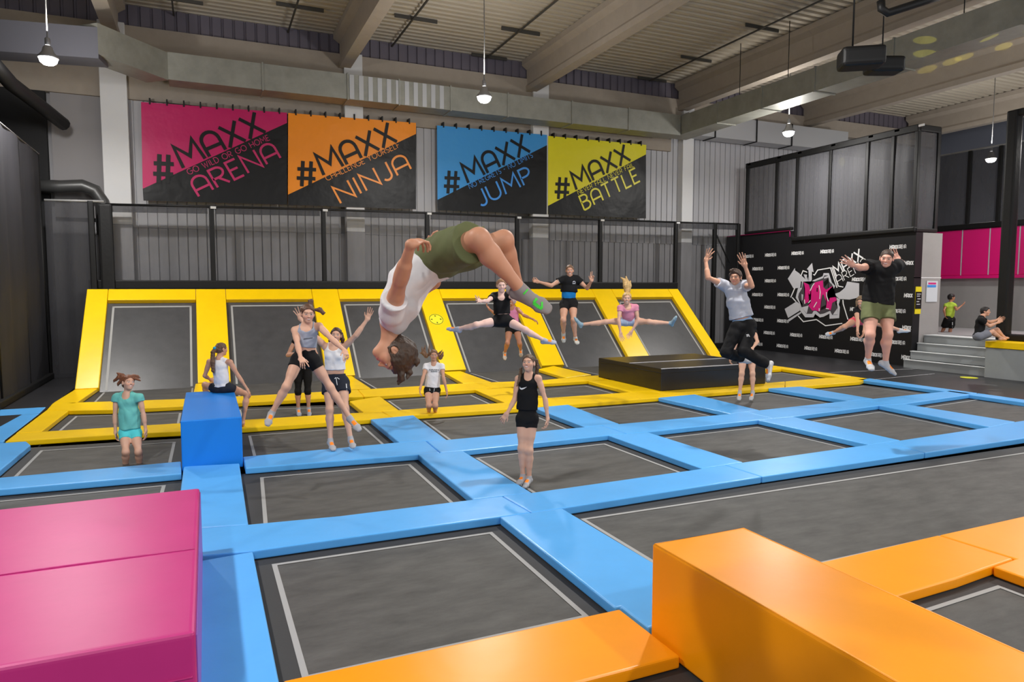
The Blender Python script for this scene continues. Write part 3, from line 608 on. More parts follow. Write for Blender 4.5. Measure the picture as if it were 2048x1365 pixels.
for q, l in (([(93.5,819.8),(137,821.8),(83,863.2),(31,867)], 'yellow column pad at the left corner of the yellow field'),
  ([w(-.36,14.7),w(.38,14.7),w(.38,12.9),w(-.36,12.9)], 'yellow column pad behind the deep blue box'),
  ([(698,802.8),(759.7,793),(797.8,820.4),(726.5,825.3)], 'yellow column pad just right of the girl in the white crop top'),
  ([(950,780),(1020.8,775.4),(1097,796.5),(1009,805.5)], 'yellow column pad between the white T-shirt girl and the black tank top girl'),
  ([(1176,762.6),w(9.85,14.86),w(9.6,12.9),(1261,784.7)], 'yellow column pad running under the left side of the black block'),
  ([w(11.75,14.86),w(12.5,14.86),w(12.5,12.85),w(11.75,12.85)], 'yellow column pad at the right end of the black block'),
  ([w(15.02,18.5),w(15.46,18.5),w(15.46,15.5),w(15.02,15.5)], 'yellow border pad leading to the foot of the right slope'),
  ([w(15.02,15.48),w(15.46,15.48),w(15.46,12.93),w(15.02,12.93)], 'yellow border pad right of the black block'),
  ([(151.6,778),(195.6,777),(151.6,807),(105.6,806.5)], 'yellow pad at the foot of the left slope'),
  ([w(-.3,18.3),w(.45,18.3),w(.42,15.85),w(-.33,15.85)], 'yellow pad at the foot of the second slope column behind the seated girl'),
  ([w(2.75,18.3),w(3.45,18.3),w(3.42,15.85),w(2.7,15.85)], 'yellow pad at the foot of the slope column behind the flipping boy'),
  ([(885,744),(921,742.5),(982.5,764.5),(926,767)], 'yellow pad at the slope foot right of the girl in the white T-shirt'),
  ([(1075,739),(1106.7,732),(1183,749.5),(1131,755.5)], 'yellow pad at the slope foot behind the girl in the black tank top'),
  ([w(12.1,18.3),w(12.9,18.3),w(12.8,15.85),w(12.0,15.85)], 'yellow pad at the foot of the slope column behind the black block')):
    pad(q, YEL, l, GY)
# ---- orange row
GO = 'orange safety pads'
pad([w(.34,4.12),w(2.66,4.1),w(2.66,3.40),w(.34,3.40)], ORA, 'orange pad in front of the large near trampoline, left of the orange box', GO)
pad([w(3.44,4.12),(1876,1070.5),(2028,1118),(1984,1133),w(5.4,3.46),w(3.40,3.40)], ORA, 'orange pad right of the orange box along the long trampoline', GO)
pad([(1877,1070.2),w(9.2,4.2),w(9.2,3.5),w(6.6,3.5),w(6.6,.8),w(5.85,.8),(1985,1133.5),(2029,1118)], ORA, 'orange corner pad at the right edge of the picture', GO)
# ---- flat trampolines
mat_bed([(506,1102.4),(999.6,1034),w(2.63,4.1),w(.33,4.1)], 'large near trampoline between the magenta and orange boxes')
mat_bed([(1124.3,1016.9),w(15.0,6.2),w(15.0,4.2),w(3.36,4.12)], 'long trampoline track behind the orange pads at right')
mat_bed([(1790,1191),(1984,1133),w(5.9,.8),w(3.4,.8)], 'trampoline at the lower right beside the orange box', inset=.12)
mat_bed([w(.34,3.4),w(2.6,3.4),w(2.6,.6),w(.34,.6)], 'trampoline at the bottom edge before the orange pad')
mat_bed([(496,938),(835,909.4),(946.5,999.4),(497,1049)], 'trampoline between the two blue rows right of the magenta box')
mat_bed([(925,901.6),(1215.3,871),(1404,937.7),(1063.8,985.7)], 'trampoline the girl in the black tank top stands on')
mat_bed([(1294.5,864.3),(1515.3,840.2),(1737,889.7),(1487,925)], 'trampoline between the two blue rows, second right of the girl in the black tank top')
mat_bed([(1584.7,833.6),(1757,811.5),(1978.6,854.5),(1801.5,881)], 'trampoline between the two blue rows below the man in black')
mat_bed([(1807.4,808.2),(1951.2,788),w(15.02,7.0),(2031.4,843.8)], 'trampoline between the two blue rows at the right edge')
mat_bed([w(.42,12.05),(741,839),(797.8,885),(487,914)], 'trampoline under the girl in the white crop top')
mat_bed([(827,830.6),w(5.75,12.0),(1169.3,854.5),(893.6,880)], 'trampoline behind the girl in the black tank top')
mat_bed([(1136,809.5),(1316,795.8),(1462.5,828),(1238.8,848.3)], 'trampoline in front of the black block, left part')
mat_bed([(1389,789),(1536,777),(1696,802),(1519,820.7)], 'trampoline with the bare legs in front of the black block')
mat_bed([(1601,773.3),(1720.7,763.6),(1885.7,783.7),(1746.8,797.8)], 'trampoline at the right yellow corner below the man in black')
mat_bed([w(-2.45,12.2),w(-.36,12.0),(363,923),w(-2.45,10.1)], 'trampoline the girl in teal stands on')
mat_bed([w(-3.2,9.5),(358,948),w(-.42,7.0),w(-3.2,7.0)], 'trampoline behind the magenta box')
mat_bed([w(-5.5,15.1),w(-3.16,15.1),w(-3.3,12.4),w(-5.5,12.4)], 'trampoline corner at the far left edge')
mat_bed([(137,821.4),w(-.36,14.75),w(-.36,12.9),(83,863.5)], 'trampoline in the yellow field behind the girl in teal')
mat_bed([w(.38,14.75),(698,802.8),(726.5,825.3),w(.38,12.9)], 'trampoline in the yellow field with the black leggings')
mat_bed([(759.7,793),(950,780),(1009,805.5),(797.8,820.4)], 'trampoline in the yellow field under the girl in the white T-shirt')
mat_bed([(1020.8,775.4),(1176,762.6),(1261,784.7),(1097,796.5)], 'trampoline in the yellow field left of the black block')
mat_bed([w(12.5,14.9),w(15.0,14.9),w(15.0,12.9),w(12.5,12.9)], 'trampoline in the yellow field right of the black block')
# ---- sloped trampolines
SB, ST, ZT = 18.32, 20.8, 2.27
def S(x, t, off=0.0):
    u = nrm([0, ST-SB, ZT]); n = np.array([0, -u[2], u[1]]); return np.array([x, SB+(ST-SB)*t, ZT*t]) + n*off
SN = nrm([0, -ZT, ST-SB])
cols = [(-2.8, -2.32), (-.25, .5), (2.8, 3.55), (5.95, 6.67), (9.05, 9.8), (12.15, 12.95), (15.35, 15.8)]
where = ['behind the girl in teal', 'behind the seated girl', 'behind the flipping boy', 'behind the girl in black doing splits', 'behind the girl in black and blue', 'behind the girl in pink doing splits']
cl = ['yellow sloped column pad at the left end of the slopes', 'yellow sloped column pad, second from the left', 'yellow sloped column pad behind the girl in the grey crop top', 'yellow sloped column pad with the round yellow sticker', 'yellow sloped column pad under the shins of the flipping boy', 'yellow sloped column pad under the girl in pink doing splits', 'yellow sloped column pad at the right end of the slopes']
SLP = []
for i, (a, b) in enumerate(cols):
    SLP.append(tag(prism('safety_pad', [S(a+.004, 0, .02), S(b-.004, 0, .02), S(b-.004, 1, .02), S(a+.004, 1, .02)], SN, .16, YEL), cl[i], 'safety pad', 'yellow sloped pads'))
for i in range(6):
    a, b = cols[i][1], cols[i+1][0]
    tag(prism('safety_pad', [S(a+.004, .875, .02), S(b-.004, .875, .02), S(b-.004, 1, .02), S(a+.004, 1, .02)], SN, .16, YEL), 'yellow top pad of the slope ' + where[i], 'safety pad', 'yellow top pads of the slopes')
    e = tag(empty('trampoline', S((a+b)/2, 0)), 'sloped trampoline ' + where[i], 'trampoline', 'sloped trampolines')
    V = [S(a-.05, -.02, -.1), S(b+.05, -.02, -.1), S(b+.05, .95, -.1), S(a-.05, .95, -.1)]; V += [v-SN*.02 for v in V]
    bed = mesh_obj('jump_bed', V, [(0, 1, 2, 3), (7, 6, 5, 4)]+[(k, (k+1) % 4, (k+1) % 4+4, k+4) for k in range(4)], mat('sloped_bed', s2l(70, 70, 72), rough=.38, spec=.5, var=(3, .15), bump=(180, .25, .002)))
    V, Fc = [], []
    for x0, x1, t0, t1 in ((a+.11, a+.16, 0, .84), (b-.16, b-.11, 0, .84), (a+.11, b-.11, .825, .84)):
        k = len(V); V += [S(x0, t0, -.095), S(x1, t0, -.095), S(x1, t1, -.095), S(x0, t1, -.095)]; Fc.append((k, k+1, k+2, k+3))
    adopt(e, bed, mesh_obj('border_line', V, Fc, LINE))
    x0, x1 = (cols[i][1]-.05, cols[i+1][0]+.05)
    if i == 5: x1 = 15.05
    mat_bed([w(x0, 18.4), w(x1, 18.4), w(x1, 15.85), w(x0, 15.85)], 'flat trampoline at the foot of the slope ' + where[i], sides=(0, 1, 1, 1))
# sticker
c = S((cols[3][0]+cols[3][1])/2-.05, .60, .024); ux = np.array([1., 0, 0]); uy = nrm([0, ST-SB, ZT])
def disc(name, c, ux, uy, r, m, parent, r2=0, n=32):
    V = [c+ux*r*math.cos(2*math.pi*k/n)+uy*r*math.sin(2*math.pi*k/n) for k in range(n)]
    if r2:
        V += [c+ux*r2*math.cos(2*math.pi*k/n)+uy*r2*math.sin(2*math.pi*k/n) for k in range(n)]
        return mesh_obj(name, V, [(k, (k+1) % n, (k+1) % n+n, k+n) for k in range(n)], m, parent)
    return mesh_obj(name, V, [tuple(range(n))], m, parent)
disc('round_sticker', c, ux, uy, .23, mat('sticker_yellow', s2l(235, 225, 30), rough=.5), SLP[3])
disc('sticker_ring', c+SN*.004, ux, uy, .215, PRINTB, SLP[3], .20)
V, Fc = [], []
for k in range(4):
    d = ux*math.cos(k*math.pi/2)+uy*math.sin(k*math.pi/2); e = np.cross(SN, d); j = len(V)
    V += [c+SN*.004+d*.175, c+SN*.004+d*.12+e*.03, c+SN*.004+d*.12-e*.03]; Fc.append((j, j+1, j+2))
mesh_obj('sticker_arrows', V, Fc, PRINTB, SLP[3])
# ---- boxes
def soft_box(name, x0, x1, y0, y1, z0, z1, m, label, cat, bev=.03, seam=None):
    o = box(name, x0, x1, y0, y1, z0, z1, m, bev=bev, seg=4); tag(o, label, cat); return o
soft_box('foam_box', -.35, .385, 9.76, 12.45, -.08, .60, BOXBLUE, 'deep blue foam box the girl in the white tank top sits on', 'foam box', .02)
ob = soft_box('foam_box', 2.675, 3.46, .6, 3.75, -.08, .60, ORA, 'long orange foam box at the lower right', 'foam box', .025)
tube('piping', [(2.69, .6, .595), (2.69, 3.735, .595), (3.445, 3.735, .595), (3.445, .6, .595)], .008, ORA, ob, 6)
pk = soft_box('foam_box', -2.6, -.10, 3.71, 6.46, -.08, .58, PINK, 'large magenta foam box at the lower left', 'foam box', .03)
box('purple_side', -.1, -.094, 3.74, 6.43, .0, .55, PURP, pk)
tube('seam', [(-2.58, 4.95, .581), (-1.2, 4.94, .583), (-.12, 4.93, .581)], .007, PINK, pk, 6); tube('seam', [(-2.58, 3.708, .35), (-.12, 3.708, .35)], .006, PINK, pk, 6)
bb = soft_box('crash_mat', 9.25, 12.3, 12.72, 15.42, .002, .505, BLKV, 'big black padded block standing on the yellow field', 'crash mat', .02)
tube('lid_seam', [(9.243, 15.4, .41), (9.243, 12.72, .41), (12.3, 12.713, .41)], .008, PADBLK, bb, 6); tube('top_seam', [(9.26, 14.0, .506), (12.29, 14.0, .506)], .012, PRINTG, bb, 6)
tube('front_piping', [(9.26, 12.735, .503), (12.29, 12.735, .503)], .012, PRINTG, bb, 6)
# floor mark
c = Zp(1938, 756, .0); o = disc('floor_marker', c+np.array([0, 0, .004]), np.array([1., 0, 0]), np.array([0, 1., 0]), .2, mat('marker_yellow', s2l(225, 225, 30), rough=.5), None); tag(o, 'round yellow marker on the black floor before the stairs', 'floor marker')
for pa, pb_, l in (((1660,746),(1835,738), 'thin pale line on the black floor under the man in black'), ((1745,760),(1870,748), 'thin pale line on the black floor beside the yellow corner')):
    A, B = Zp(*pa), Zp(*pb_); d = nrm(B-A); n = np.array([-d[1], d[0], 0])*.015; z = np.array([0, 0, .004])
    tag(mesh_obj('floor_line', [A-n+z, B-n+z, B+n+z, A+n+z], [(0, 1, 2, 3)], PRINTG), l, 'floor line')
# ---- projector and pipe at the upper right
c = Dp(1722, 117, 11.5); e = tag(empty('projector', c), 'black projector hanging under the beam at upper right', 'projector')
R = np.array([cy_, -sy_, 0]); ks = []
bm = bmesh.new(); add_box(bm, -.34, .34, -.22, .22, -.16, .16); bmesh.ops.bevel(bm, geom=bm.edges[:], offset=.09, segments=4, profile=.6, affect='EDGES')
bmesh.ops.rotate(bm, verts=bm.verts, cent=(0, 0, 0), matrix=Matrix.Rotation(-YAW-.2, 3, 'Z')); bmesh.ops.translate(bm, verts=bm.verts, vec=Vector(c)); ks.append(bm_obj('housing', bm, STEEL))
bm = bmesh.new(); add_box(bm, -.30, .28, -.18, .18, -.13, .13); bmesh.ops.bevel(bm, geom=bm.edges[:], offset=.08, segments=4, profile=.6, affect='EDGES')
bmesh.ops.rotate(bm, verts=bm.verts, cent=(0, 0, 0), matrix=Matrix.Rotation(-YAW, 3, 'Z')); bmesh.ops.translate(bm, verts=bm.verts, vec=Vector(c+R*.5+np.array([.1, .2, -.05]))); ks.append(bm_obj('lens_unit', bm, STEEL))
for s in (-.15, .35): ks.append(tube('hanger_rod', [c+R*s+np.array([0, 0, .12]), np.array([*(c+R*s)[:2], 9.9])], .012, STEEL, n=6))
adopt(e, *ks)
tag(tube('pipe', [Dp(1762, 2, 10.5), Dp(1763, 18, 10.5), Dp(1775, 26, 10.5), Dp(1800, 18, 10.5), Dp(1850, 2, 10.5), Dp(1900, -14, 10.5)], .06, STEEL, n=12), 'short black bent pipe at the top edge above the projector', 'pipe')
# yellow spots thrown by a party light on to beams and duct
src = np.array([18.4, 1.0, 5.2])
for k, (px, py, f, a) in enumerate(((1838, 18, 'z', 9.97), (1866, 31, 'z', 9.97), (1811, 48, 'z', 9.97), (1788, 59, 'z', 9.97), (1768, 69, 'z', 9.97), (1736, 77, 'z', 9.97), (1852, 80, 'x', 15.59), (1852, 107, 'x', 15.59),
        (2000, 93, 'x', 22.75), (1913, 114, 'x', 22.75), (1893, 123, 'x', 22.75), (1846, 139, 'x', 22.75), (2022, 73, 'x', 15.59), (1980, 290, 'x', 22.7))):
    t_ = Zp(px, py, a) if f == 'z' else Xp(px, py, a); src_ = src if a != 15.59 and f != 'z' else np.array([12.6, 1.5, 5.0])
    sl = bpy.data.lights.new('party_spot', 'SPOT'); sl.energy = 9000; sl.color = (1, .9, .05); sl.spot_size = math.radians(.9); sl.spot_blend = .3; sl.shadow_soft_size = .005
    so = bpy.data.objects.new('party_spot', sl); so.location = src_; so.rotation_euler = Vector(t_-src_).to_track_quat('-Z', 'Y').to_euler(); COL.objects.link(so)
# ================================================================== PEOPLE
# ---- distance-field modelling: smooth unions of tapered limbs, meshed by surface nets
BIG = 1.0
def surf_nets(vol, org, h):
    s = vol < 0
    c = [s[i:s.shape[0]-1+i, j:s.shape[1]-1+j, k:s.shape[2]-1+k] for i in (0, 1) for j in (0, 1) for k in (0, 1)]
    al = c[0].copy(); an = c[0].copy()
    for q in c[1:]: al &= q; an |= q
    act = an & ~al; idx = np.argwhere(act)
    if len(idx) == 0: return np.zeros((0, 3)), np.zeros((0, 4), int)
    offs = np.array([(i, j, k) for i in (0, 1) for j in (0, 1) for k in (0, 1)])
    val = np.stack([vol[idx[:, 0]+o[0], idx[:, 1]+o[1], idx[:, 2]+o[2]] for o in offs], 1)
    acc = np.zeros((len(idx), 3)); cnt = np.zeros(len(idx))
    for a in range(8):
        for b in range(a+1, 8):
            if np.abs(offs[a]-offs[b]).sum() != 1: continue
            m = (val[:, a] < 0) != (val[:, b] < 0)
            t = val[m, a]/(val[m, a]-val[m, b]); acc[m] += offs[a]+(offs[b]-offs[a])*t[:, None]; cnt[m] += 1
    P = (idx + acc/cnt[:, None])*h + org
    vid = -np.ones(act.shape, int); vid[act] = np.arange(len(idx)); F = []
    for ax in range(3):
        o1, o2 = [a for a in range(3) if a != ax]
        sl0 = [slice(None)]*3; sl1 = [slice(None)]*3; sl0[ax] = slice(0, -1); sl1[ax] = slice(1, None)
        e = s[tuple(sl0)] != s[tuple(sl1)]; ei = np.argwhere(e)
        ei = ei[(ei[:, o1] > 0) & (ei[:, o2] > 0) & (ei[:, o1] < s.shape[o1]-1) & (ei[:, o2] < s.shape[o2]-1)]
        if len(ei) == 0: continue
        d1 = np.zeros(3, int); d1[o1] = 1; d2 = np.zeros(3, int); d2[o2] = 1
        g = lambda q: vid[q[:, 0], q[:, 1], q[:, 2]]
        q = np.stack([g(ei-d1-d2), g(ei-d2), g(ei), g(ei-d1)], 1)
        ins = s[ei[:, 0], ei[:, 1], ei[:, 2]]
        fl = ins if ax != 1 else ~ins
        q[~fl] = q[~fl][:, ::-1]; F.append(q)
    return P, np.concatenate(F)
class Prim:
    def __init__(s, kind, **k): s.kind = kind; s.k = .02; s.op = 'u'; s.cut = []; s.lat = None; s.ratio = 1.0; s.__dict__.update(k)
    def copy(s, **k):
        q = Prim(s.kind, **{a: b for a, b in s.__dict__.items() if a != 'kind'}); q.cut = list(s.cut); q.__dict__.update(k); return q
    def bounds(s):
        if s.kind == 'cone':
            r = max(s.ra, s.rb)*max(1, s.ratio); return np.minimum(s.a, s.b)-r, np.maximum(s.a, s.b)+r
        r = max(s.r); return s.c-r, s.c+r
    def dist(s, p):
        if s.kind == 'cone':
            v = p - s.a; ba = s.b - s.a
            if s.lat is not None and s.ratio != 1:
                f = 1-1/s.ratio; v = v - s.lat*((v@s.lat)*f)[..., None]; ba = ba - s.lat*((ba@s.lat)*f)
            h = np.clip((v@ba)/max(1e-9, ba@ba), 0, 1)
            d = np.linalg.norm(v - h[..., None]*ba, axis=-1) - (s.ra+(s.rb-s.ra)*h)
        else:
            q = (p - s.c)@s.ax.T; r = np.asarray(s.r)
            k0 = np.linalg.norm(q/r, axis=-1); k1 = np.linalg.norm(q/(r*r), axis=-1)
            d = k0*(k0-1)/np.maximum(k1, 1e-6)
        for pt_, n in s.cut: d = np.maximum(d, (p-pt_)@n)
        return d
def cone(a, b, ra, rb, **k): return Prim('cone', a=np.asarray(a, float), b=np.asarray(b, float), ra=ra, rb=rb, **k)
def ell(c, r, ax=np.eye(3), **k): return Prim('ell', c=np.asarray(c, float), r=r, ax=np.asarray(ax, float), **k)
def sph(c, r, **k): return ell(c, (r, r, r), **k)
def build_sdf(prims, h, noise=None):
    lo = np.min([p.bounds()[0] for p in prims if p.op == 'u'], 0) - .05; hi = np.max([p.bounds()[1] for p in prims if p.op == 'u'], 0) + .05
    n = np.ceil((hi-lo)/h).astype(int)+1; vol = np.full(n, BIG, np.float32)
    for p in prims:
        a, b = p.bounds(); m = p.k + 4*h
        i0 = np.clip(np.floor((a-m-lo)/h).astype(int), 0, n); i1 = np.clip(np.ceil((b+m-lo)/h).astype(int)+1, 0, n)
        if np.any(i1 <= i0): continue
        g = [lo[k]+h*np.arange(i0[k], i1[k]) for k in range(3)]
        P = np.stack(np.meshgrid(*g, indexing='ij'), -1); d = p.dist(P).astype(np.float32)
        sl = tuple(slice(i0[k], i1[k]) for k in range(3)); cur = vol[sl]
        if p.op == 'u':
            hh = np.maximum(p.k-np.abs(cur-d), 0)/max(p.k, 1e-6); vol[sl] = np.minimum(cur, d)-hh*hh*p.k*.25
        else:
            hh = np.maximum(p.k-np.abs(cur+d), 0)/max(p.k, 1e-6); vol[sl] = np.maximum(cur, -d)+hh*hh*p.k*.25
    V, F = surf_nets(vol, lo, h)
    return V, F
def sdf_obj(name, prims, h, m, parent=None, wob=None, colf=None):
    V, F = build_sdf(prims, h)
    if wob is not None and len(V):                       # folds: slow sine ripples along random directions
        rs = np.random.RandomState(len(V)); d = np.zeros(len(V))
        for k in range(5):
            q = nrm(rs.randn(3)); f = wob[1]*(1+.6*k); d += np.sin(V@q*f + 1.5*np.sin(V@nrm(rs.randn(3))*f*.4) + rs.rand()*6)/(1+.5*k)
        nn = np.zeros_like(V); fn = np.cross(V[F[:, 1]]-V[F[:, 0]], V[F[:, 3]]-V[F[:, 0]])
        for k in range(4): np.add.at(nn, F[:, k], fn)
        nn /= np.maximum(np.linalg.norm(nn, axis=1), 1e-9)[:, None]; V = V + nn*np.maximum(d, -.9)[:, None]*wob[0]
    me = bpy.data.meshes.new(name); me.vertices.add(len(V)); me.vertices.foreach_set('co', V.astype(np.float32).ravel())
    me.loops.add(len(F)*4); me.loops.foreach_set('vertex_index', F.astype(np.int32).ravel()); me.polygons.add(len(F))
    me.polygons.foreach_set('loop_start', np.arange(0, len(F)*4, 4, dtype=np.int32)); me.polygons.foreach_set('use_smooth', np.ones(len(F), bool))
    me.update(calc_edges=True); me.materials.append(m)
    if colf is not None:
        at = me.color_attributes.new('tint', 'FLOAT_COLOR', 'POINT'); C = np.ones((len(V), 4), np.float32); C[:, :3] = colf(V); at.data.foreach_set('color', C.ravel())
    o = bpy.data.objects.new(name, me); link(o, parent); return o
def tint_mat(name, rough, sss=0.0, bump=None):
    m = mat(name, (1, 1, 1), rough=rough, spec=.35, bump=bump); nt = m.node_tree; a = nt.nodes.new('ShaderNodeVertexColor'); a.layer_name = 'tint'
    nt.links.new(a.outputs[0], nt.nodes['Principled BSDF'].inputs['Base Color']); return m
SKIN = tint_mat('skin', .5); SOCK = tint_mat('sock_knit', .85, bump=(400, .3, .002))
def camv(a, b, c): return RT*a + UP*b - FW*c               # right, up, towards the viewer
LN = dict(ua=.172, fa=.150, hd=.10, th=.245, sh=.240, ft=.125)
def sgn_joint(par, px, py, s, L):
    d = ray(px, py); tc = ((par-EYE)@d)/(d@d); q = EYE+d*tc; ds = np.linalg.norm(q-par)
    if s == 0: return Dp(px, py, (par-EYE)@FW)
    if ds >= L: return q
    return EYE + d*(tc + (1 if s > 0 else -1)*math.sqrt(L*L-ds*ds)/np.linalg.norm(d))
def person(label, D, H, J, head, hair, skin, tops=(), bottoms=(), socks=None, wf=1.0, h=.006, hf=.215, look=None, locks=(), hands=None, group=None, smile=True, bare=False, orange=True, bust=0.0, bootcol=None):
    s = H/1.65; G = {}
    for it in J.split(';'):
        k, v = it.split(':'); G[k.strip()] = [float(x) for x in v.split(',')]
    def fix(k): v = G[k]; return Dp(v[0], v[1], D+(v[2] if len(v) > 2 else 0))
    Pz = {k: fix(k) for k in ('pel', 'hr', 'hl', 'sr', 'sl', 'nk', 'hd')}
    for sd in 'rl':
        for k, par, ln in (('e', 's', 'ua'), ('w', 'e', 'fa'), ('t', 'w', 'hd'), ('k', 'h', 'th'), ('a', 'k', 'sh'), ('f', 'a', 'ft')):
            if k+sd in G:
                v = G[k+sd]; Pz[k+sd] = sgn_joint(Pz[par+sd], v[0], v[1], v[2] if len(v) > 2 else 0, LN[ln]*H)
    pel, nk, hd = Pz['pel'], Pz['nk'], Pz['hd']
    latS, latH = nrm(Pz['sl']-Pz['sr']), nrm(Pz['hl']-Pz['hr']); latM = nrm(latS+latH)
    up = nrm(nk-pel); fwd = nrm(np.cross(latM, up)); fS = nrm(np.cross(latS, up)); fH = nrm(np.cross(latH, up))
    shm = (Pz['sr']+Pz['sl'])/2
    bend = G.get('bend', [0])[0]
    ch = shm*.86 + pel*.14 - fwd*.0; rib = shm*.55+pel*.45+fwd*bend; wst = shm*.30+pel*.70+fwd*bend
    hips = (Pz['hr']+Pz['hl'])/2; b = s*wf
    T = [cone(ch-up*.005*s, rib, .092*b, .084*b, lat=latM, ratio=1.42, k=.03), cone(rib, wst, .080*b, .074*b, lat=latM, ratio=1.45, k=.04),
         cone(wst, hips, .074*b, .088*b, lat=latH, ratio=1.5, k=.05)]
    T.append(cone(nk-up*.02*s, ch+up*.02*s, .06*b, .085*b, lat=latS, ratio=1.35, k=.04))
    for sd in 'rl': T.append(cone(nk-up*.01*s, Pz['s'+sd], .044*b, .047*b, k=.04))
    if bust:
        for q in (-1, 1): T.append(sph(ch*.55+rib*.45+fS*.062*b+latS*q*.066*b, .052*b*bust, k=.03))
    for q in (-1, 1): T.append(sph(hips-fH*.042*b+latH*q*.06*b-up*.02*s, .078*b, k=.05))
    A = []; Lg = []; seg = {}
    for sd in 'rl':
        S_, E_, W_ = Pz['s'+sd], Pz.get('e'+sd), Pz.get('w'+sd)
        if E_ is not None:
            A.append(cone(S_, E_, .046*b, .034*b, k=.03)); m_ = S_*.45+E_*.55; A.append(cone(S_*.7+E_*.3, m_, .043*b, .039*b, k=.02))
            A.append(cone(E_, W_, .035*b, .0235*s, k=.018)); A.append(cone(E_*.85+W_*.15, E_*.6+W_*.4, .037*b, .034*b, k=.02))
        h_, k_, a_, f_ = Pz['h'+sd], Pz['k'+sd], Pz['a'+sd], Pz['f'+sd]
        Lg.append(cone(h_, k_, .083*b, .05*s*min(1.1, wf), k=.05)); Lg.append(cone(h_*.7+k_*.3, h_*.45+k_*.55, .074*b, .066*b, k=.03))
        th = nrm(k_-h_); sh = nrm(a_-k_); bk = nrm(th - sh*(th@sh)) if abs(th@sh) < .985 else -fH
        if (bk@fH) > .6 and abs(th@sh) > .9: bk = -fH
        bk = bk if abs(th@sh) < .985 else nrm(bk - sh*(bk@sh))
        cf = -(-bk) if abs(th@sh) < .985 else bk
        Lg.append(cone(k_, a_, .046*s*min(1.1, wf), .032*s, k=.02)); Lg.append(sph(k_+ -cf*.004*s, .047*s, k=.04))
        cb = k_*.72+a_*.28 - nrm(-cf)*0 + (cf*-.0); back = nrm(np.cross(np.cross(sh, nrm(f_-a_)), sh)); cb = k_*.72+a_*.28 - back*.016*s
        Lg.append(cone(k_*.9+a_*.1-back*.008*s, cb, .044*b, .051*b, k=.03)); Lg.append(cone(cb, k_*.45+a_*.55-back*.008*s, .051*b, .036*s, k=.03))
    Ft = {}
    for sd in 'rl':
        a_, f_ = Pz['a'+sd], Pz['f'+sd]; k_ = Pz['k'+sd]; sh = nrm(a_-k_); d = nrm(f_-a_); sole = nrm(np.cross(np.cross(d, sh), d)) if np.linalg.norm(np.cross(d, sh)) > .15 else nrm(sh - d*(sh@d)+1e-3*fH)
        lt = nrm(np.cross(d, sole)); heel = a_ - d*.035*s + sole*.030*s; ball = a_*.3+f_*.7 + sole*.018*s; toe = f_+sole*.018*s
        Ft[sd] = (a_, heel, ball, toe, lt, sole, d, sh)
        Ft[sd+'p'] = [cone(a_-sh*.02*s, a_, .033*s, .033*s, k=.02), sph(heel, .03*s, k=.025), cone(heel, ball, .027*s, .026*s, lat=lt, ratio=1.25, k=.02), cone(a_+d*.01*s, ball, .032*s, .022*s, k=.02), cone(ball, toe, .024*s, .017*s, lat=lt, ratio=1.7, k=.02)]
        Lg += Ft[sd+'p']
    # hands
    Hd = []
    for sd in 'rl':
        if 't'+sd not in Pz: continue
        W_, t_ = Pz['w'+sd], Pz['t'+sd]; d = nrm(t_-W_); o_ = (hands or {}).get(sd, {})
        n0 = o_.get('n'); n = camv(*n0) if n0 is not None else (latM*(1 if sd == 'r' else -1)); n = nrm(n-d*(n@d)); t = np.cross(d, n)*(1 if sd == 'r' else -1)
        hl = .105*H; cu = o_.get('curl', .35); sp = o_.get('spread', .12); fr = max(.0078*s, h*.98)
        kb = W_+d*hl*.46
        Hd.append(cone(W_, W_+d*hl*.1, .023*s, .024*s, lat=t, ratio=1.25, k=.015))
        Hd.append(cone(W_+d*hl*.08, kb, .0145*s, .0125*s, lat=t, ratio=2.7, k=.012))
        cus = o_.get('curls', [cu]*4)
        for q, (ox, fl) in enumerate(((.030, .44), (.010, .49), (-.010, .46), (-.029, .36))):
            b0 = W_+d*hl*(.47-.02*abs(q-1.3))+t*ox*s*1.05; fd = nrm(d+t*sp*(1.35-q*.9)); c_ = cus[q]; p_ = b0; dd = fd
            for j, fr_ in enumerate((.45, .32, .25)):
                ang = c_*(.8 if j == 0 else 1.25); dd = nrm(dd*math.cos(ang)+n*math.sin(ang) if j == 0 else dd*math.cos(ang)+nrm(n-dd*(n@dd))*math.sin(ang))
                q_ = p_+dd*hl*fl*fr_*1.25; Hd.append(cone(p_, q_, fr*(1.05-.06*j), fr*(1.0-.08*j), k=.004)); p_ = q_
        b0 = W_+d*hl*.14+t*.024*s; td = nrm(d*.75+t*.75+n*.25); p_ = b0+td*hl*.24; Hd.append(cone(b0, p_, .0115*s, fr*1.1, k=.008)); td2 = nrm(d*.95+t*.35+n*.25); Hd.append(cone(p_, p_+td2*hl*.2, fr*1.1, fr*.95, k=.005))
    # head
    hs = hf/.215; f0, u0 = head; dv = nrm(hd-EYE); r_v = nrm(RT-dv*(RT@dv)); u_v = np.cross(r_v, dv); cv = lambda a, b_, c_: r_v*a+u_v*b_-dv*c_; hf_ = nrm(cv(*f0)); hu = cv(*u0); hu = nrm(hu-hf_*(hu@hf_)); hr_ = np.cross(hf_, hu); AX = np.stack([hr_, hf_, hu]); q3 = lambda x, y, z: hd + (hr_*x+hf_*y+hu*z)*hs
    e3 = lambda c, r, k=.02, op='u': ell(q3(*c), tuple(np.array(r)*hs), AX, k=k*hs, op=op)
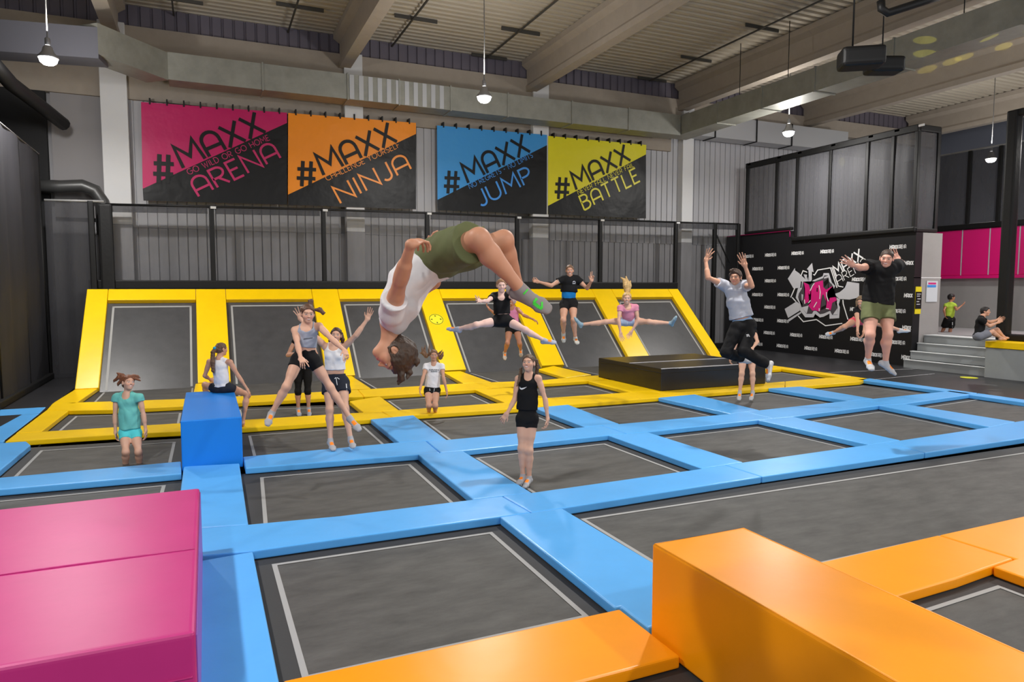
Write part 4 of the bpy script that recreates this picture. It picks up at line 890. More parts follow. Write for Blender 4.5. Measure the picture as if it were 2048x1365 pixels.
    Hp = [e3((0, -.010, .026), (.072, .091, .080)), e3((0, .024, -.032), (.056, .064, .074), .03), e3((0, .060, -.084), (.022, .02, .02), .03),
          e3((.036, .056, -.022), (.024, .026, .026), .02), e3((-.036, .056, -.022), (.024, .026, .026), .02), e3((0, .076, .026), (.046, .016, .013), .02),
          e3((.031, .104, .003), (.017, .017, .011), .012, 's'), e3((-.031, .104, .003), (.017, .017, .011), .012, 's'),
          e3((.031, .073, .003), (.015, .013, .011), .004), e3((-.031, .073, .003), (.015, .013, .011), .004),
          cone(q3(0, .084, .010), q3(0, .104, -.024), .0065*hs, .0095*hs, k=.012*hs), e3((.010, .091, -.027), (.007, .008, .006), .007), e3((-.010, .091, -.027), (.007, .008, .006), .007),
          e3((0, .084, -.049), (.022, .009, .006), .006), e3((0, .082, -.058), (.019, .009, .007), .006)]
    for q in (-1, 1): Hp += [e3((q*.074, -.008, -.006), (.010, .021, .031), .008), e3((q*.082, .0, -.004), (.006, .010, .015), .006, 's')]
    Nk = [cone(q3(0, -.018, -.055), nk, .050*b**.5, .054*b, k=.03), cone(nk, nk-up*.05*s, .055*b, .07*b, k=.03)]
    # colours on the skin
    sk = np.array(s2l(*skin)); hairc = np.array(s2l(*hair['col']))
    def colf(V):
        C = np.tile(sk, (len(V), 1)); L = ((V-hd)@AX.T)/hs; x, y, z = np.abs(L[:, 0]), L[:, 1], L[:, 2]; fr = y > .03
        def mix(m, c):
            m = np.clip(m, 0, 1)[:, None]; C[:] = C*(1-m)+np.array(c)*m
        el = lambda cx, cz, rx, rz: 1-np.sqrt(((x-cx)/rx)**2+((z-cz)/rz)**2)
        mix(fr*np.clip(el(.036, -.026, .03, .026)*1.2, 0, .2), sk*np.array([1.15, .72, .68]))
        lz = .003+.0072*np.sqrt(np.clip(1-((x-.031)/.016)**2, 0, 1)); mix(fr*(np.abs(x-.031) < .0165)*np.clip(1-np.abs(z-lz)/.0032, 0, 1)*.8, sk*.18)
        mix(fr*(el(.031, .003, .0140, .0068) > 0), (.62, .60, .58))
        mix(fr*(el(.031, .003, .0062, .0068) > 0), (.03, .022, .018))
        br = .024+.006*np.sqrt(np.clip(1-((x-.032)/.024)**2, 0, 1)); mix(fr*(np.abs(x-.032) < .021)*np.clip(1-np.abs(z-br)/.0055, 0, 1)*1.0, hairc*.6+sk*.12)
        zc = -.054+ (18*x*x*.6 if smile else 0)
        mix((y > .05)*(np.sqrt((x/.027)**2+((z-zc)/(.0100 if smile else .0075))**2) < 1), np.array(s2l(190, 108, 100)))
        if smile: mix((y > .05)*(np.sqrt((x/.022)**2+((z-zc)/.0055)**2) < 1), (.75, .72, .68))
        mix((y > .08)*np.clip(el(.008, -.033, .006, .004)*3, 0, .7), sk*.4)
        return C
    body = sdf_obj('person', T+A+Lg+Hd+Nk+Hp, h, SKIN, None, colf=colf)
    tag(body, label, 'person', group)
    if look: look(body)
    # hair
    HP = []; hm = mat('hair_'+'_'.join(map(str, hair['col'])), s2l(*hair['col']), rough=.5, spec=.4, var=(40, .35, (1, 1, .25)), bump=(90, .5, .01, (1, 1, .2)))
    g = .009 if hair.get('vol') is None else hair['vol']; hl_ = hair.get('line', .019)
    cutn = nrm(hf_*.807-hu*.59); cp = hd+cutn*hl_*hs
    HP.append(ell(q3(0, -.010, .028), tuple(np.array([.072+g, .091+g, .080+g])*hs), AX, k=.01, cut=[(cp, cutn), (q3(0, 0, hair.get('nape', -.065)), -hu)]))
    HP.append(e3((0, -.05, -.02), (.060+g*.6, .05+g*.6, .06), .02)); HP[-1].cut = [(q3(0, 0, hair.get('nape', -.065)), -hu), (cp, cutn)]
    for q in (-1, 1): HP.append(e3((q*.074, -.006, -.004), (.016, .026, .036), .004, 's'))
    if hair.get('ears'): HP = HP[:2]
    for lk in locks:
        if lk[0] == 'L':                                   # points in head space
            P3 = [q3(*p) for p in lk[1]]
        else: P3 = [Dp(p[0], p[1], D+(p[2] if len(p) > 2 else 0)) for p in lk[1]]
        for i in range(len(P3)-1): HP.append(cone(P3[i], P3[i+1], max(lk[2][i], h*.9), max(lk[2][i+1], h*.9), k=.01))
    sdf_obj('hair', HP, h, hm, body, wob=(min(.0020, g*.3), 95))
    for lk in hair.get('band', ()):
        sdf_obj('hair_tie', [sph(Dp(lk[0], lk[1], D+lk[2]), .02)], h, mat('tie_blue', s2l(30, 150, 200), rough=.6), body)
    out = {'body': body, 'P': Pz, 'D': D}
    # tops: dict(kind, col, off, hem (0 pelvis .. 1 shoulders), sleeve)
    for tp in tops:
        off = tp.get('off', .012)*s; PR = []
        hemp = pel+(shm-pel)*tp.get('hem', .0); hc = (hemp, -up)
        def inf(p, o=off): return p.copy(ra=p.ra+o, rb=p.rb+o, cut=[hc]) if p.kind == 'cone' else p.copy(r=tuple(np.array(p.r)+o), cut=[hc])
        PR += [inf(p) for p in T[:4]]
        if tp.get('flare'): PR.append(cone(rib, hemp-up*.05, .084*b+off, .09*b+off+tp['flare'], lat=latM, ratio=1.45, k=.03, cut=[hc]))
        if bust: PR += [inf(p) for p in T[6:8]]
        if tp.get('hem', 0) < .12: PR += [inf(p) for p in T[-2:]]
        sl = tp.get('sleeve', 0)
        for sd in 'rl':
            S_, E_ = Pz['s'+sd], Pz['e'+sd]
            if sl > 0:
                PR.append(cone(nk-up*.01*s, S_, .044*b+off, .048*b+off, k=.04)); d = nrm(E_-S_); e = S_+(E_-S_)*sl; o2 = off+tp.get('loose', .006)
                PR.append(cone(S_, S_+(E_-S_)*(sl+.25), .047*b+off, .041*b+o2, k=.03, cut=[(e, d)]))
            else:
                w_ = tp.get('strap', .62); PR.append(cone(nk-up*.012*s+latS*(.05*s)*(1 if sd == 'l' else -1), nk*(1-w_)+Pz['s'+sd]*w_, .040*b+off, .040*b+off, k=.02))
        if sl == 0:
            for sd in 'rl': PR.append(sph(Pz['s'+sd]+latS*.012*s*(1 if sd == 'l' else -1), tp.get('hole', .062)*b, op='s', k=.01))
        if tp.get('neck', 1): PR.append(cone(nk-up*.015*s+fS*tp.get('nf', .05)*s, nk+up*.1*s+fS*.0, tp.get('neck', .062)*b, .075*b, op='s', k=.008))
        if tp.get('vneck'): PR.append(sph(nk-up*tp['vneck']*s+fS*.10*s, .07*b, op='s', k=.01))
        if tp.get('cutup') is not None:                   # bodice edge under the straps
            PR = [p for p in PR]
        o = sdf_obj(tp.get('name', 'shirt'), PR, h, tp['m'], body, wob=tp.get('wob', (.0025, 26))); out[tp.get('name', 'shirt')] = o
    for bt in bottoms:
        off = bt.get('off', .010)*s; wy = bt.get('waist', .2); wp = pel+(shm-pel)*wy; PR = []
        PR += [T[2].copy(ra=T[2].ra+off, rb=T[2].rb+off, cut=[(wp, up)])] + [p.copy(r=tuple(np.array(p.r)+off), cut=[(wp, up)]) for p in T[-2:]]
        PR.append(cone(Pz['hr'], Pz['hl'], .07*b+off, .07*b+off, k=.03, cut=[(wp, up)]))
        for sd in 'rl':
            h_, k_, a_ = Pz['h'+sd], Pz['k'+sd], Pz['a'+sd]; lg = bt.get('leg', .3); d = nrm(k_-h_); lo_ = bt.get('loose', .0)
            if lg <= 1:
                e = h_+(k_-h_)*lg; rk = .083*b+(.05*s-.083*b)*min(1, lg+.15)
                PR.append(cone(h_, h_+(k_-h_)*(lg+.15), .083*b+off, max(rk, .066*b)+off+lo_, k=.04, cut=[(e, d), (wp, up)])); PR.append(cone(h_*.75+k_*.25, h_*.5+k_*.5, .074*b+off+lo_*.6, .068*b+off+lo_, k=.02, cut=[(e, d)]))
            else:
                PR.append(cone(h_, k_, .083*b+off, .052*s+off+lo_, k=.04, cut=[(wp, up)])); PR.append(sph(k_, .053*s+off, k=.03)); PR.append(cone(h_*.7+k_*.3, h_*.45+k_*.55, .074*b+off, .066*b+off, k=.03))
                d2 = nrm(a_-k_); e = k_+(a_-k_)*(lg-1); PR.append(cone(k_, a_, .05*s+off+lo_, .036*s+off+lo_, k=.02, cut=[(e, d2)]))
                PR += [p.copy(ra=p.ra+off, rb=p.rb+off, cut=[(e, d2)]) for p in Lg if p.kind == 'cone' and np.allclose(p.a, k_*.9+a_*.1, atol=.02)]
        o = sdf_obj(bt.get('name', 'shorts'), PR, h, bt['m'], body, wob=bt.get('wob', (.0022, 28))); out[bt.get('name', 'shorts')] = o
    if socks:
        sc_ = np.array(s2l(*socks)); oc = np.array(s2l(255, 140, 40))
        for sd in 'rl':
            a_, heel, ball, toe, lt, sole, d, sh = Ft[sd]
            PR = [p.copy(ra=p.ra+.004*s, rb=p.rb+.004*s) if p.kind == 'cone' else p.copy(r=tuple(np.array(p.r)+.004*s)) for p in Ft[sd+'p']]
            PR.append(cone(a_-sh*.035*s, a_, .0375*s, .037*s, k=.01))
            def sc(V, a_=a_, d=d, sole=sole, lt=lt, toe=toe):
                C = np.tile(sc_, (len(V), 1)); q = V-a_; u = (q@d)/np.linalg.norm(toe-a_); v = q@lt; z = q@sole
                if orange: C[(u > .28) & (u < .62) & (np.abs(v) < .024*s) & (z < .012*s)] = oc
                return C
            sdf_obj('sock', PR, h, SOCK, body, colf=sc)
    return out
def decal(P, on, polys, name, m, off=.004):
    """print on a garment: picture polygons dropped on to the cloth"""
    o = P[on]; bvh = BVHTree.FromPolygons([v.co for v in o.data.vertices], [tuple(p.vertices) for p in o.data.polygons]); V, Fc = [], []
    for poly in polys:
        k = len(V); ok = True; pts = []
        for (x, y) in poly:
            r = ray(x, y); hit = bvh.ray_cast(Vector(EYE), Vector(nrm(r)))
            if hit[0] is None: ok = False; break
            pts.append(np.array(hit[0]) - nrm(r)*off)
        if ok: V += pts; Fc.append(tuple(range(k, k+len(pts))))
    if V: return mesh_obj(name, V, Fc, m, P['body'])
def quadline(a, b, w_, n=4):
    a, b = np.array(a, float), np.array(b, float); d = nrm(b-a); q = np.array([-d[1], d[0]])*w_/2; out = []
    for i in range(n):
        p, r = a+(b-a)*i/n, a+(b-a)*(i+1)/n; out.append([tuple(p+q), tuple(p-q), tuple(r-q), tuple(r+q)])
    return out
def cloth(name, *c, rough=.8): return mat(name, s2l(*c), rough=rough, spec=.25, var=(8, .06), bump=(300, .2, .002))
WHT = cloth('white_cotton', 232, 230, 232); BLKC = cloth('black_cotton', 17, 17, 19); OLIVE = cloth('olive_twill', 104, 110, 74); TEAL = cloth('teal_cotton', 108, 190, 184); TURQ = cloth('turquoise_lycra', 84, 206, 212)
GREYT = cloth('grey_cotton', 176, 180, 192); SILV = cloth('silver_satin', 150, 156, 172, rough=.35); PINKT = cloth('pink_cotton', 214, 138, 160); NAVY = cloth('navy_cotton', 36, 40, 52); PALEB = cloth('pale_blue_cotton', 172, 188, 214)
BLUEL = cloth('blue_lycra', 20, 112, 176); LIME = cloth('lime_cotton', 178, 205, 72); CORAL = cloth('coral_cotton', 240, 92, 110); ROSE = cloth('rose_lycra', 222, 140, 180); GREYD = cloth('grey_denim', 120, 122, 132)
BROWN = dict(col=(78, 56, 44)); LBROWN = dict(col=(112, 84, 62)); BLOND = dict(col=(196, 160, 104)); DARK = dict(col=(48, 38, 34)); GING = dict(col=(120, 74, 50))
SK1 = (214, 168, 144); SK2 = (204, 154, 128); SK3 = (184, 128, 100); GSOCK = (168, 168, 172)
def ground_D(px, py, z):
    return float((Zp(px, py, z)-EYE)@FW)
FC = ((0, 0, 1), (0, 1, 0))
def face(yaw=0, pitch=0, roll=0):
    y, p, r = map(math.radians, (yaw, pitch, roll)); f = (math.sin(y)*math.cos(p), math.sin(p), math.cos(y)*math.cos(p)); u = (-math.sin(y)*math.sin(p)+math.sin(r), math.cos(p)*math.cos(r), -math.cos(y)*math.sin(p)); return (f, u)

# 1 flipping boy
p1 = person('boy in white T-shirt and olive shorts flipping upside down in the air', 4.0, 1.66,
 'pel:866,521;hr:874,512,-.10;hl:866,522,.10;sr:783,627,-.15;sl:800,606,.15;nk:784,645;hd:789,708;er:801,560,-1;wr:822,489,-1;tr:855,474,1;el:868,565,0;wl:858,505,1;tl:868,480,0;kr:958,478,-1;ar:1046,586,1;fr:1098,616,0;kl:1008,480,1;al:1038,578,1;fl:1088,606,1;bend:.03',
 ((-.64, -.76, .12), (.76, -.63, 0)), dict(col=(70, 52, 40), vol=.022, line=.034, nape=-.05), (206, 148, 118), h=.0045, wf=1.06,
 tops=[dict(m=WHT, sleeve=.42, off=.016, hem=.10, loose=.016, neck=.06, nf=.02, flare=.01, wob=(.004, 24))],
 bottoms=[dict(m=OLIVE, leg=.80, off=.016, loose=.028, waist=.17, wob=(.004, 22))], socks=(150, 142, 140), orange=False, smile=False,
 locks=[('L', [(.03, .05, .09), (.03, .09, .12), (.02, .115, .115)], [.022, .016, .006]), ('L', [(-.03, .04, .09), (-.02, .085, .125), (-.01, .12, .13)], [.022, .016, .006]), ('L', [(0, 0, .10), (.01, .03, .135), (.02, .07, .15)], [.025, .016, .005]), ('L', [(.03, -.05, .09), (.03, -.05, .125), (.03, -.02, .14)], [.025, .016, .006])],
 hands={'r': dict(n=(0, -1, -.4), curl=.5), 'l': dict(n=(0, -1, .3), curl=.5)})
decal(p1, 'body', [], 'none', WHT) if False else None

# 2 girl in teal
p2 = person('girl in teal T-shirt and turquoise shorts with brown hair flying, at left', 9.6, 1.36,
 'pel:260,860;hr:249.5,866,-.02;hl:271,866,.02;sr:233,796;sl:279,795;nk:255,789;hd:256.5,766,-.02;er:230,832,-1;wr:231,865,-1;tr:234,886,0;el:287,830,-1;wl:291.5,861,-1;tl:294,882,0;kr:251.5,905,-1;ar:250.8,943,1;fr:252,954,-1;kl:277,905,-1;al:280,943,1;fl:279,953,-1',
 face(24, 4), GING, SK1, hf=.205, h=.006, wf=.95,
 tops=[dict(m=TEAL, sleeve=.22, off=.018, hem=.03, neck=.075, nf=.06, loose=.01, flare=.012, wob=(.005, 26))], bottoms=[dict(m=TURQ, leg=.34, off=.010)], socks=GSOCK,
 locks=[((0), [(246, 757), (238, 755), (229, 762), (227, 765)], [.035, .028, .014, .006]), ((0), [(262, 756), (272, 757), (280, 762)], [.035, .024, .008]), ((0), [(245, 752), (237, 748), (233, 746)], [.03, .016, .006]), ((0), [(244, 762), (237, 768), (236, 772)], [.03, .018, .006]), ((0), [(266, 753), (275, 753), (281, 757)], [.03, .014, .005])])
# 3 seated girl
Ds = ground_D(446, 785, .60)
p3 = person('girl in white tank top with long ponytail sitting on the deep blue box', Ds-.05, 1.42,
 'pel:444,775.5;hl:432,777,.05;hr:457,776,.02;sl:419,724,.02;sr:460,725,-.02;nk:438.5,718;hd:443,699,.02;el:409.5,752,1;wl:421,760,1;tl:430,764,1;er:475.6,751,-1;wr:495,780,1;tr:500.5,791,0;kl:410,770,1;al:412,800,1;fl:408,812,1;kr:494,789,1;ar:485.5,846,-1;fr:485,853,1',
 ((.82, 0, -.55), (0, 1, 0)), dict(col=(104, 76, 56)), SK2, hf=.205, h=.006,
 tops=[dict(m=WHT, sleeve=0, off=.012, hem=.06, strap=.60, neck=.05, nf=.04)], bottoms=[dict(m=NAVY, leg=.25, off=.010)], socks=None,
 locks=[((0), [(431, 697, -.07), (426, 705, -.10), (425, 725, -.12), (426, 742, -.12), (428, 747, -.12)], [.03, .034, .034, .024, .008])])
sdf_obj('hair_tie', [sph(Dp(429, 696.5, Ds-.15), .024)], .006, mat('tie_blue', s2l(30, 160, 205), rough=.6), p3['body'])
# 4 girl in grey crop top
p4 = person('girl in silver grey crop top and black shorts jumping with legs apart', 8.06, 1.50,
 'pel:610,714;hr:595.5,720,-.02;hl:626,721,.02;sr:590,661,-.02;sl:638.5,653,.02;nk:614.5,650;hd:615.5,628,-.06;er:596,693,-1;wr:601.5,717,-1;tr:610,733,-1;el:664,679,-1;wl:689.5,702,-1;tl:695,718,-1;kr:573,774,-1;ar:543,828,1;fr:536,848,-1;kl:660,775,-1;al:701,839,1;fl:718.5,859,-1',
 face(8, -8, 0), dict(col=(96, 68, 52)), SK1, h=.005, hf=.21, wf=.92,
 tops=[dict(m=SILV, sleeve=0, off=.012, hem=.38, strap=.36, neck=.085, nf=.075, hole=.085, wob=(.0035, 34))], bottoms=[dict(m=BLKC, leg=.28, off=.010, waist=.26)], socks=GSOCK,
 locks=[((0), [(621, 612, .02), (622, 603, .03), (618, 602, .03)], [.03, .026, .014]), ((0), [(630, 620, .04), (640, 620, .05), (646, 626, .05), (651, 626, .05)], [.014, .026, .022, .006])],
 hands={'r': dict(n=(0.3, -1, .1), curls=[.1, 1.0, 1.1, 1.1]), 'l': dict(n=(0, -1, .2), curls=[.2, .8, 1, 1])})
decal(p4, 'shirt', [q for i in range(7) for q in quadline((607.5+i*2.6, 679.6-i*.35), (609.3+i*2.6, 677.4-i*.35), 1.6, 1)], 'printed_word', mat('print_dark_grey', s2l(70, 72, 84)))
# 5 girl in white crop top
p5 = person('girl in white crop top and navy shorts with both arms raised', 10.2, 1.72,
 'pel:671,757;hr:658.5,766;hl:684,766;sr:651,694;sl:687,696;nk:669.5,690;hd:672.5,671,-.02;er:624,667,-1;wr:602,640,1;tr:594,617,0;el:712,671,-1;wl:734,640,1;tl:743,618,0;kr:659.5,820,-1;ar:661,884,1;fr:667,898,-1;kl:690,817,-1;al:701.5,880,1;fl:706,893,-1',
 face(-6, 0, 4), dict(col=(70, 48, 38)), SK1, h=.006,
 tops=[dict(m=WHT, sleeve=0, off=.012, hem=.30, strap=.5, neck=.075, nf=.07, hole=.075)], bottoms=[dict(m=NAVY, leg=.38, off=.016, loose=.02, waist=.14)], socks=GSOCK, bust=.8,
 locks=[((0), [(682, 668, .06), (685, 680, .04), (684, 692, .04)], [.03, .032, .014]), ((0), [(664, 668, .06), (661, 682, .04), (659, 692, .04)], [.03, .028, .012])],
 hands={'r': dict(n=(0, .2, 1), curl=.15, spread=.25), 'l': dict(n=(0, .2, 1), curl=.15)})
decal(p5, 'shorts', quadline((672, 755.5), (674.5, 771), 1.4)+quadline((674, 755.5), (679, 759), 1.3, 2)+quadline((672, 755.5), (669, 758), 1.3, 2), 'drawstring', PRINTW)
decal(p5, 'shorts', quadline((677, 788), (694.5, 784), 2.0, 6)+quadline((694, 783.5), (692.5, 768), 1.6, 4), 'white_trim', PRINTW)
# 6 girl behind in leggings
D6 = ground_D(608, 831, ZB)
p6 = person('person in black cropped leggings standing behind the girl in the silver crop top', D6, 1.55,
 'pel:606,729;hr:597.5,734;hl:615,734;sr:590,684;sl:621,683;nk:606,680;hd:609,662,.02;er:575.5,711,-1;wr:596,706,-1;tr:606,702,0;el:632,708,-1;wl:622,724,-1;tl:614,730,0;kr:596,783,-1;ar:596.5,819,1;fr:599,831,-1;kl:615.5,782,-1;al:617.5,818,1;fl:618.5,830.5,-1',
 face(0, 0), BROWN, SK2, h=.007,
 tops=[dict(m=BLKC, sleeve=.12, off=.012, hem=.05)], bottoms=[dict(m=BLKC, name='leggings', leg=1.16, off=.008, waist=.25)], socks=GSOCK)
# 7 girl in white T-shirt
D7 = ground_D(864, 838, ZB)
D7 = 12.9
p7 = person('girl in white T-shirt and black shorts with pigtails flying up', D7, 1.46,
 'pel:864,777;hr:856.5,781;hl:872,781;sr:852.5,733;sl:883.5,733;nk:867.8,728;hd:867.8,711,-.02;er:846.5,755,-1;wr:840.5,777,-1;tr:839,790,0;el:887,756,-1;wl:893,781,-1;tl:895.5,792,0;kr:857.5,812,-1;ar:858,826,1;fr:858,838,0;kl:870.5,812,-1;al:870.5,826,1;fl:870.5,838,0',
 face(0, -6, 0), dict(col=(122, 88, 62)), SK2, h=.006, hf=.20, smile=False, wf=.93,
 tops=[dict(m=WHT, sleeve=.36, off=.014, hem=.06, neck=.058, nf=.04, loose=.012, flare=.012)], bottoms=[dict(m=BLKC, leg=.24, off=.012, loose=.01)], socks=GSOCK,
 locks=[((0), [(860, 708, .04), (852, 713, .03), (846, 706, .02), (844, 694, .02)], [.022, .034, .03, .008]), ((0), [(852, 712, .03), (849, 702, .02), (850, 691, .02)], [.03, .02, .006]), ((0), [(858, 706, .03), (858, 694, .02), (859, 688, .02)], [.016, .010, .004]), ((0), [(852, 712, .03), (844, 707, .02), (839, 706, .02)], [.03, .014, .004]), ((0), [(876, 708, .04), (881, 716, .03), (884, 711, .02), (886, 704, .02)], [.022, .036, .03, .008]), ((0), [(880, 706, .03), (885, 700, .02)], [.02, .005])])
decal(p7, 'shirt', [q for i in range(8) for q in quadline((858.3+i*2.5, 741.2), (858.3+i*2.5+(1.9 if i % 3 else 1.2), 739.3+.5*(i % 2)), 1.2, 1)] + [q for i in range(6) for q in quadline((861.8+i*2.2, 744.6), (863.3+i*2.2, 742.6+.4*(i % 2)), 1.1, 1)], 'printed_words', PRINTB)
decal(p7, 'shorts', quadline((859.4, 777.5), (859.8, 782), .9, 2)+quadline((868.8, 777.5), (868, 783), .9, 2)+quadline((866.5, 784.6), (879, 786.2), .9, 4), 'drawstring', PRINTW)
# 8 girl in black doing the splits
p8 = person('girl in black crop T-shirt and black shorts doing splits in the air', 11.0, 1.56,
 'pel:1004,639;hr:993.5,643;hl:1015.5,643;sr:988,592;sl:1018,591;nk:1002.8,589;hd:1003.3,571.5,-.04;er:974.5,603,-1;wr:961.5,603,-1;tr:950,599,-1;el:1026.5,597,-1;wl:1029,604,-1;tl:1034,601,-1;kr:952,650.5,-1;ar:915.5,658.5,1;fr:895,656,1;kl:1051,660.5,-1;al:1089.5,682,1;fl:1111,684,0',
 face(2, -4, 0), dict(col=(150, 112, 82)), (224, 186, 174), h=.006, hf=.21, wf=.92,
 tops=[dict(m=BLKC, sleeve=.48, off=.014, hem=.26, neck=.06, nf=.05, vneck=.05, loose=.008)], bottoms=[dict(m=BLKC, leg=.24, off=.010, waist=.22)], socks=(168, 172, 188),
 hands={'r': dict(n=(.2, .3, 1), curl=.1, spread=.25), 'l': dict(n=(0, .2, 1), curl=.3)}, locks=[((0), [(994.5, 565, .02), (992.5, 573, .04)], [.02, .012])])
# 9 girl in pink top far behind
p9 = person('girl in pink top and black shorts jumping far behind the flipping boy', 15.5, 1.50,
 'pel:1026,653;hr:1018.5,659;hl:1033.5,659;sr:1014,622,.05;sl:1036,619,-.05;nk:1025,617;hd:1024.5,602,-.02;er:992,629,0;wr:979,619,-1;tr:972,611,0;el:1047.5,631,-1;wl:1066,639,1;tl:1076,644,0;kr:1015,687,-1;ar:1009.5,706,1;fr:1010,718,-1;kl:1039,687,-1;al:1041.5,701,1;fl:1042,712,-1',
 face(-20, 0, 0), DARK, SK3, h=.007,
 tops=[dict(m=ROSE, sleeve=0, off=.011, hem=.1, strap=.55)], bottoms=[dict(m=BLKC, leg=.25, off=.010)], socks=(190, 180, 168))
# 10 girl in black and blue
p10 = person('girl in black T-shirt with white sleeve stripes over a blue top, jumping', 13.7, 1.64,
 'pel:1136.7,603;hr:1128.6,609;hl:1146,607;sr:1125.5,558;sl:1153,558;nk:1139,555;hd:1139.5,541.5,-.02;er:1103,571.5,-1;wr:1077,564,-1;tr:1062.5,560.5,0;el:1174.5,577,-1;wl:1183,562.5,-1;tl:1185,548,0;kr:1126.6,641,-1;ar:1127,669,1;fr:1127.5,684,0;kl:1147,640.5,-1;al:1151,678,1;fl:1155,686,-1',
 face(2, -2, 0), dict(col=(112, 84, 62)), SK2, h=.006,
 tops=[dict(m=BLUEL, name='vest', sleeve=0, off=.010, hem=.12), dict(m=BLKC, sleeve=.42, off=.020, hem=.44, neck=.055, nf=.03, loose=.016, flare=.02)], bottoms=[dict(m=BLKC, leg=.36, off=.010, waist=.24)], socks=(196, 194, 186),
 hands={'r': dict(n=(0, .3, 1), curl=.7), 'l': dict(n=(0, 0, 1), curls=[0, .05, 1.2, 1.2], spread=.06)})
decal(p10, 'shirt', quadline((1113.5, 557.5), (1119, 567), 3.0)+quadline((1165, 562), (1158.5, 571.5), 3.0), 'sleeve_stripe', PRINTW)
decal(p10, 'shirt', quadline((1145, 567.5), (1151, 567.5), 1.5, 2)+quadline((1145.5, 565), (1148, 562.5), 1.4, 1)+quadline((1148.5, 562.5), (1151, 565.5), 1.4, 1), 'chest_emblem', PRINTG)
# 11 girl in pink doing the splits
p11 = person('girl in pink T-shirt and pale blue shorts doing splits with blond hair flying up', 13.2, 1.50,
 'pel:1258,641;hr:1249.5,643,.02;hl:1267.5,643,.02;sr:1240.5,616,-.12;sl:1271.5,614.5,-.12;nk:1255,612,-.12;hd:1253.8,597,-.18;er:1237.5,642,-1;wr:1241,666,-1;tr:1246,684,0;el:1276,642,-1;wl:1263,664,-1;tl:1253,676,0;kr:1210.5,644,-1;ar:1162,649.5,1;fr:1151,635.5,-1;kl:1298,644,-1;al:1342.5,647,1;fl:1350.5,634,-1',
 face(2, -4, 4), BLOND, SK1, h=.006, hf=.22, wf=.93,
 tops=[dict(m=PINKT, sleeve=.28, off=.012, hem=.04, neck=.07, nf=.06, loose=.008)], bottoms=[dict(m=PALEB, leg=.2, off=.014, loose=.01)], socks=(140, 165, 178), orange=False,
 locks=[((0), [(1254, 582, -.14), (1252, 572, -.14), (1248, 560, -.14), (1241, 555, -.14)], [.05, .055, .03, .006]), ((0), [(1254, 582, -.14), (1255, 568, -.14), (1252, 553, -.14)], [.05, .05, .008]), ((0), [(1255, 582, -.14), (1259, 572, -.14), (1261, 562, -.14)], [.05, .04, .008]), ((0), [(1247, 592, -.14), (1244, 601, -.14)], [.02, .01])],
 hands={'r': dict(n=(.3, 0, 1), curl=.15, spread=.2), 'l': dict(n=(0, -.2, 1), curl=.3)})
decal(p11, 'shorts', quadline((1254.5, 644.5), (1254.5, 650), .9, 2), 'drawstring', PRINTW)
# 12 girl in black tank top
D12 = ground_D(1056, 968, ZB+.03)
p12 = person('girl with braids in black tank top and black shorts standing in the foreground', D12, 1.45,
 'pel:1054,829;hr:1044.5,838;hl:1064.5,838;sr:1036.5,758,.03;sl:1077,757,-.03;nk:1057.5,751;hd:1057.5,727,-.03;er:1029,800,1;wr:1014,828,-1;tr:1003,842,0;el:1090.5,800,-1;wl:1095.5,838,-1;tl:1094.5,859,0;kr:1043,898,-1;ar:1046,955,1;fr:1036,966,-1;kl:1058.5,902,-1;al:1058,959,1;fl:1048,973,-1',
 face(-18, 6, 0), dict(col=(92, 72, 56)), SK1, h=.0045, hf=.205, wf=.87,
 tops=[dict(m=BLKC, sleeve=0, off=.014, hem=.14, strap=.50, neck=.07, nf=.065, hole=.072, flare=.004)], bottoms=[dict(m=BLKC, leg=.27, off=.011, waist=.14)], socks=GSOCK,
 locks=[((0), [(1073, 722, .06), (1074.5, 735, .06), (1073.5, 746, .08), (1072, 756, .10)], [.022, .022, .02, .012]), ((0), [(1042, 738, .05), (1040.5, 750, .0), (1038, 762, -.03), (1034, 772, -.05)], [.018, .02, .018, .008])],
 hands={'r': dict(n=(.2, -.4, -1), curl=.45), 'l': dict(n=(-1, 0, -.3), curl=.5)})
sw = [(1039.0, 773.2), (1039.6, 778.5), (1043.5, 780.2), (1048.5, 778.2), (1054.0, 774.2), (1048.5, 775.6), (1043.5, 776.8), (1041.2, 776.2)]
decal(p12, 'shirt', [[sw[0], sw[1], sw[7]], [sw[1], sw[2], sw[6], sw[7]], [sw[2], sw[3], sw[5], sw[6]], [sw[3], sw[4], sw[5]]], 'curved_tick_logo', PRINTW, .006)
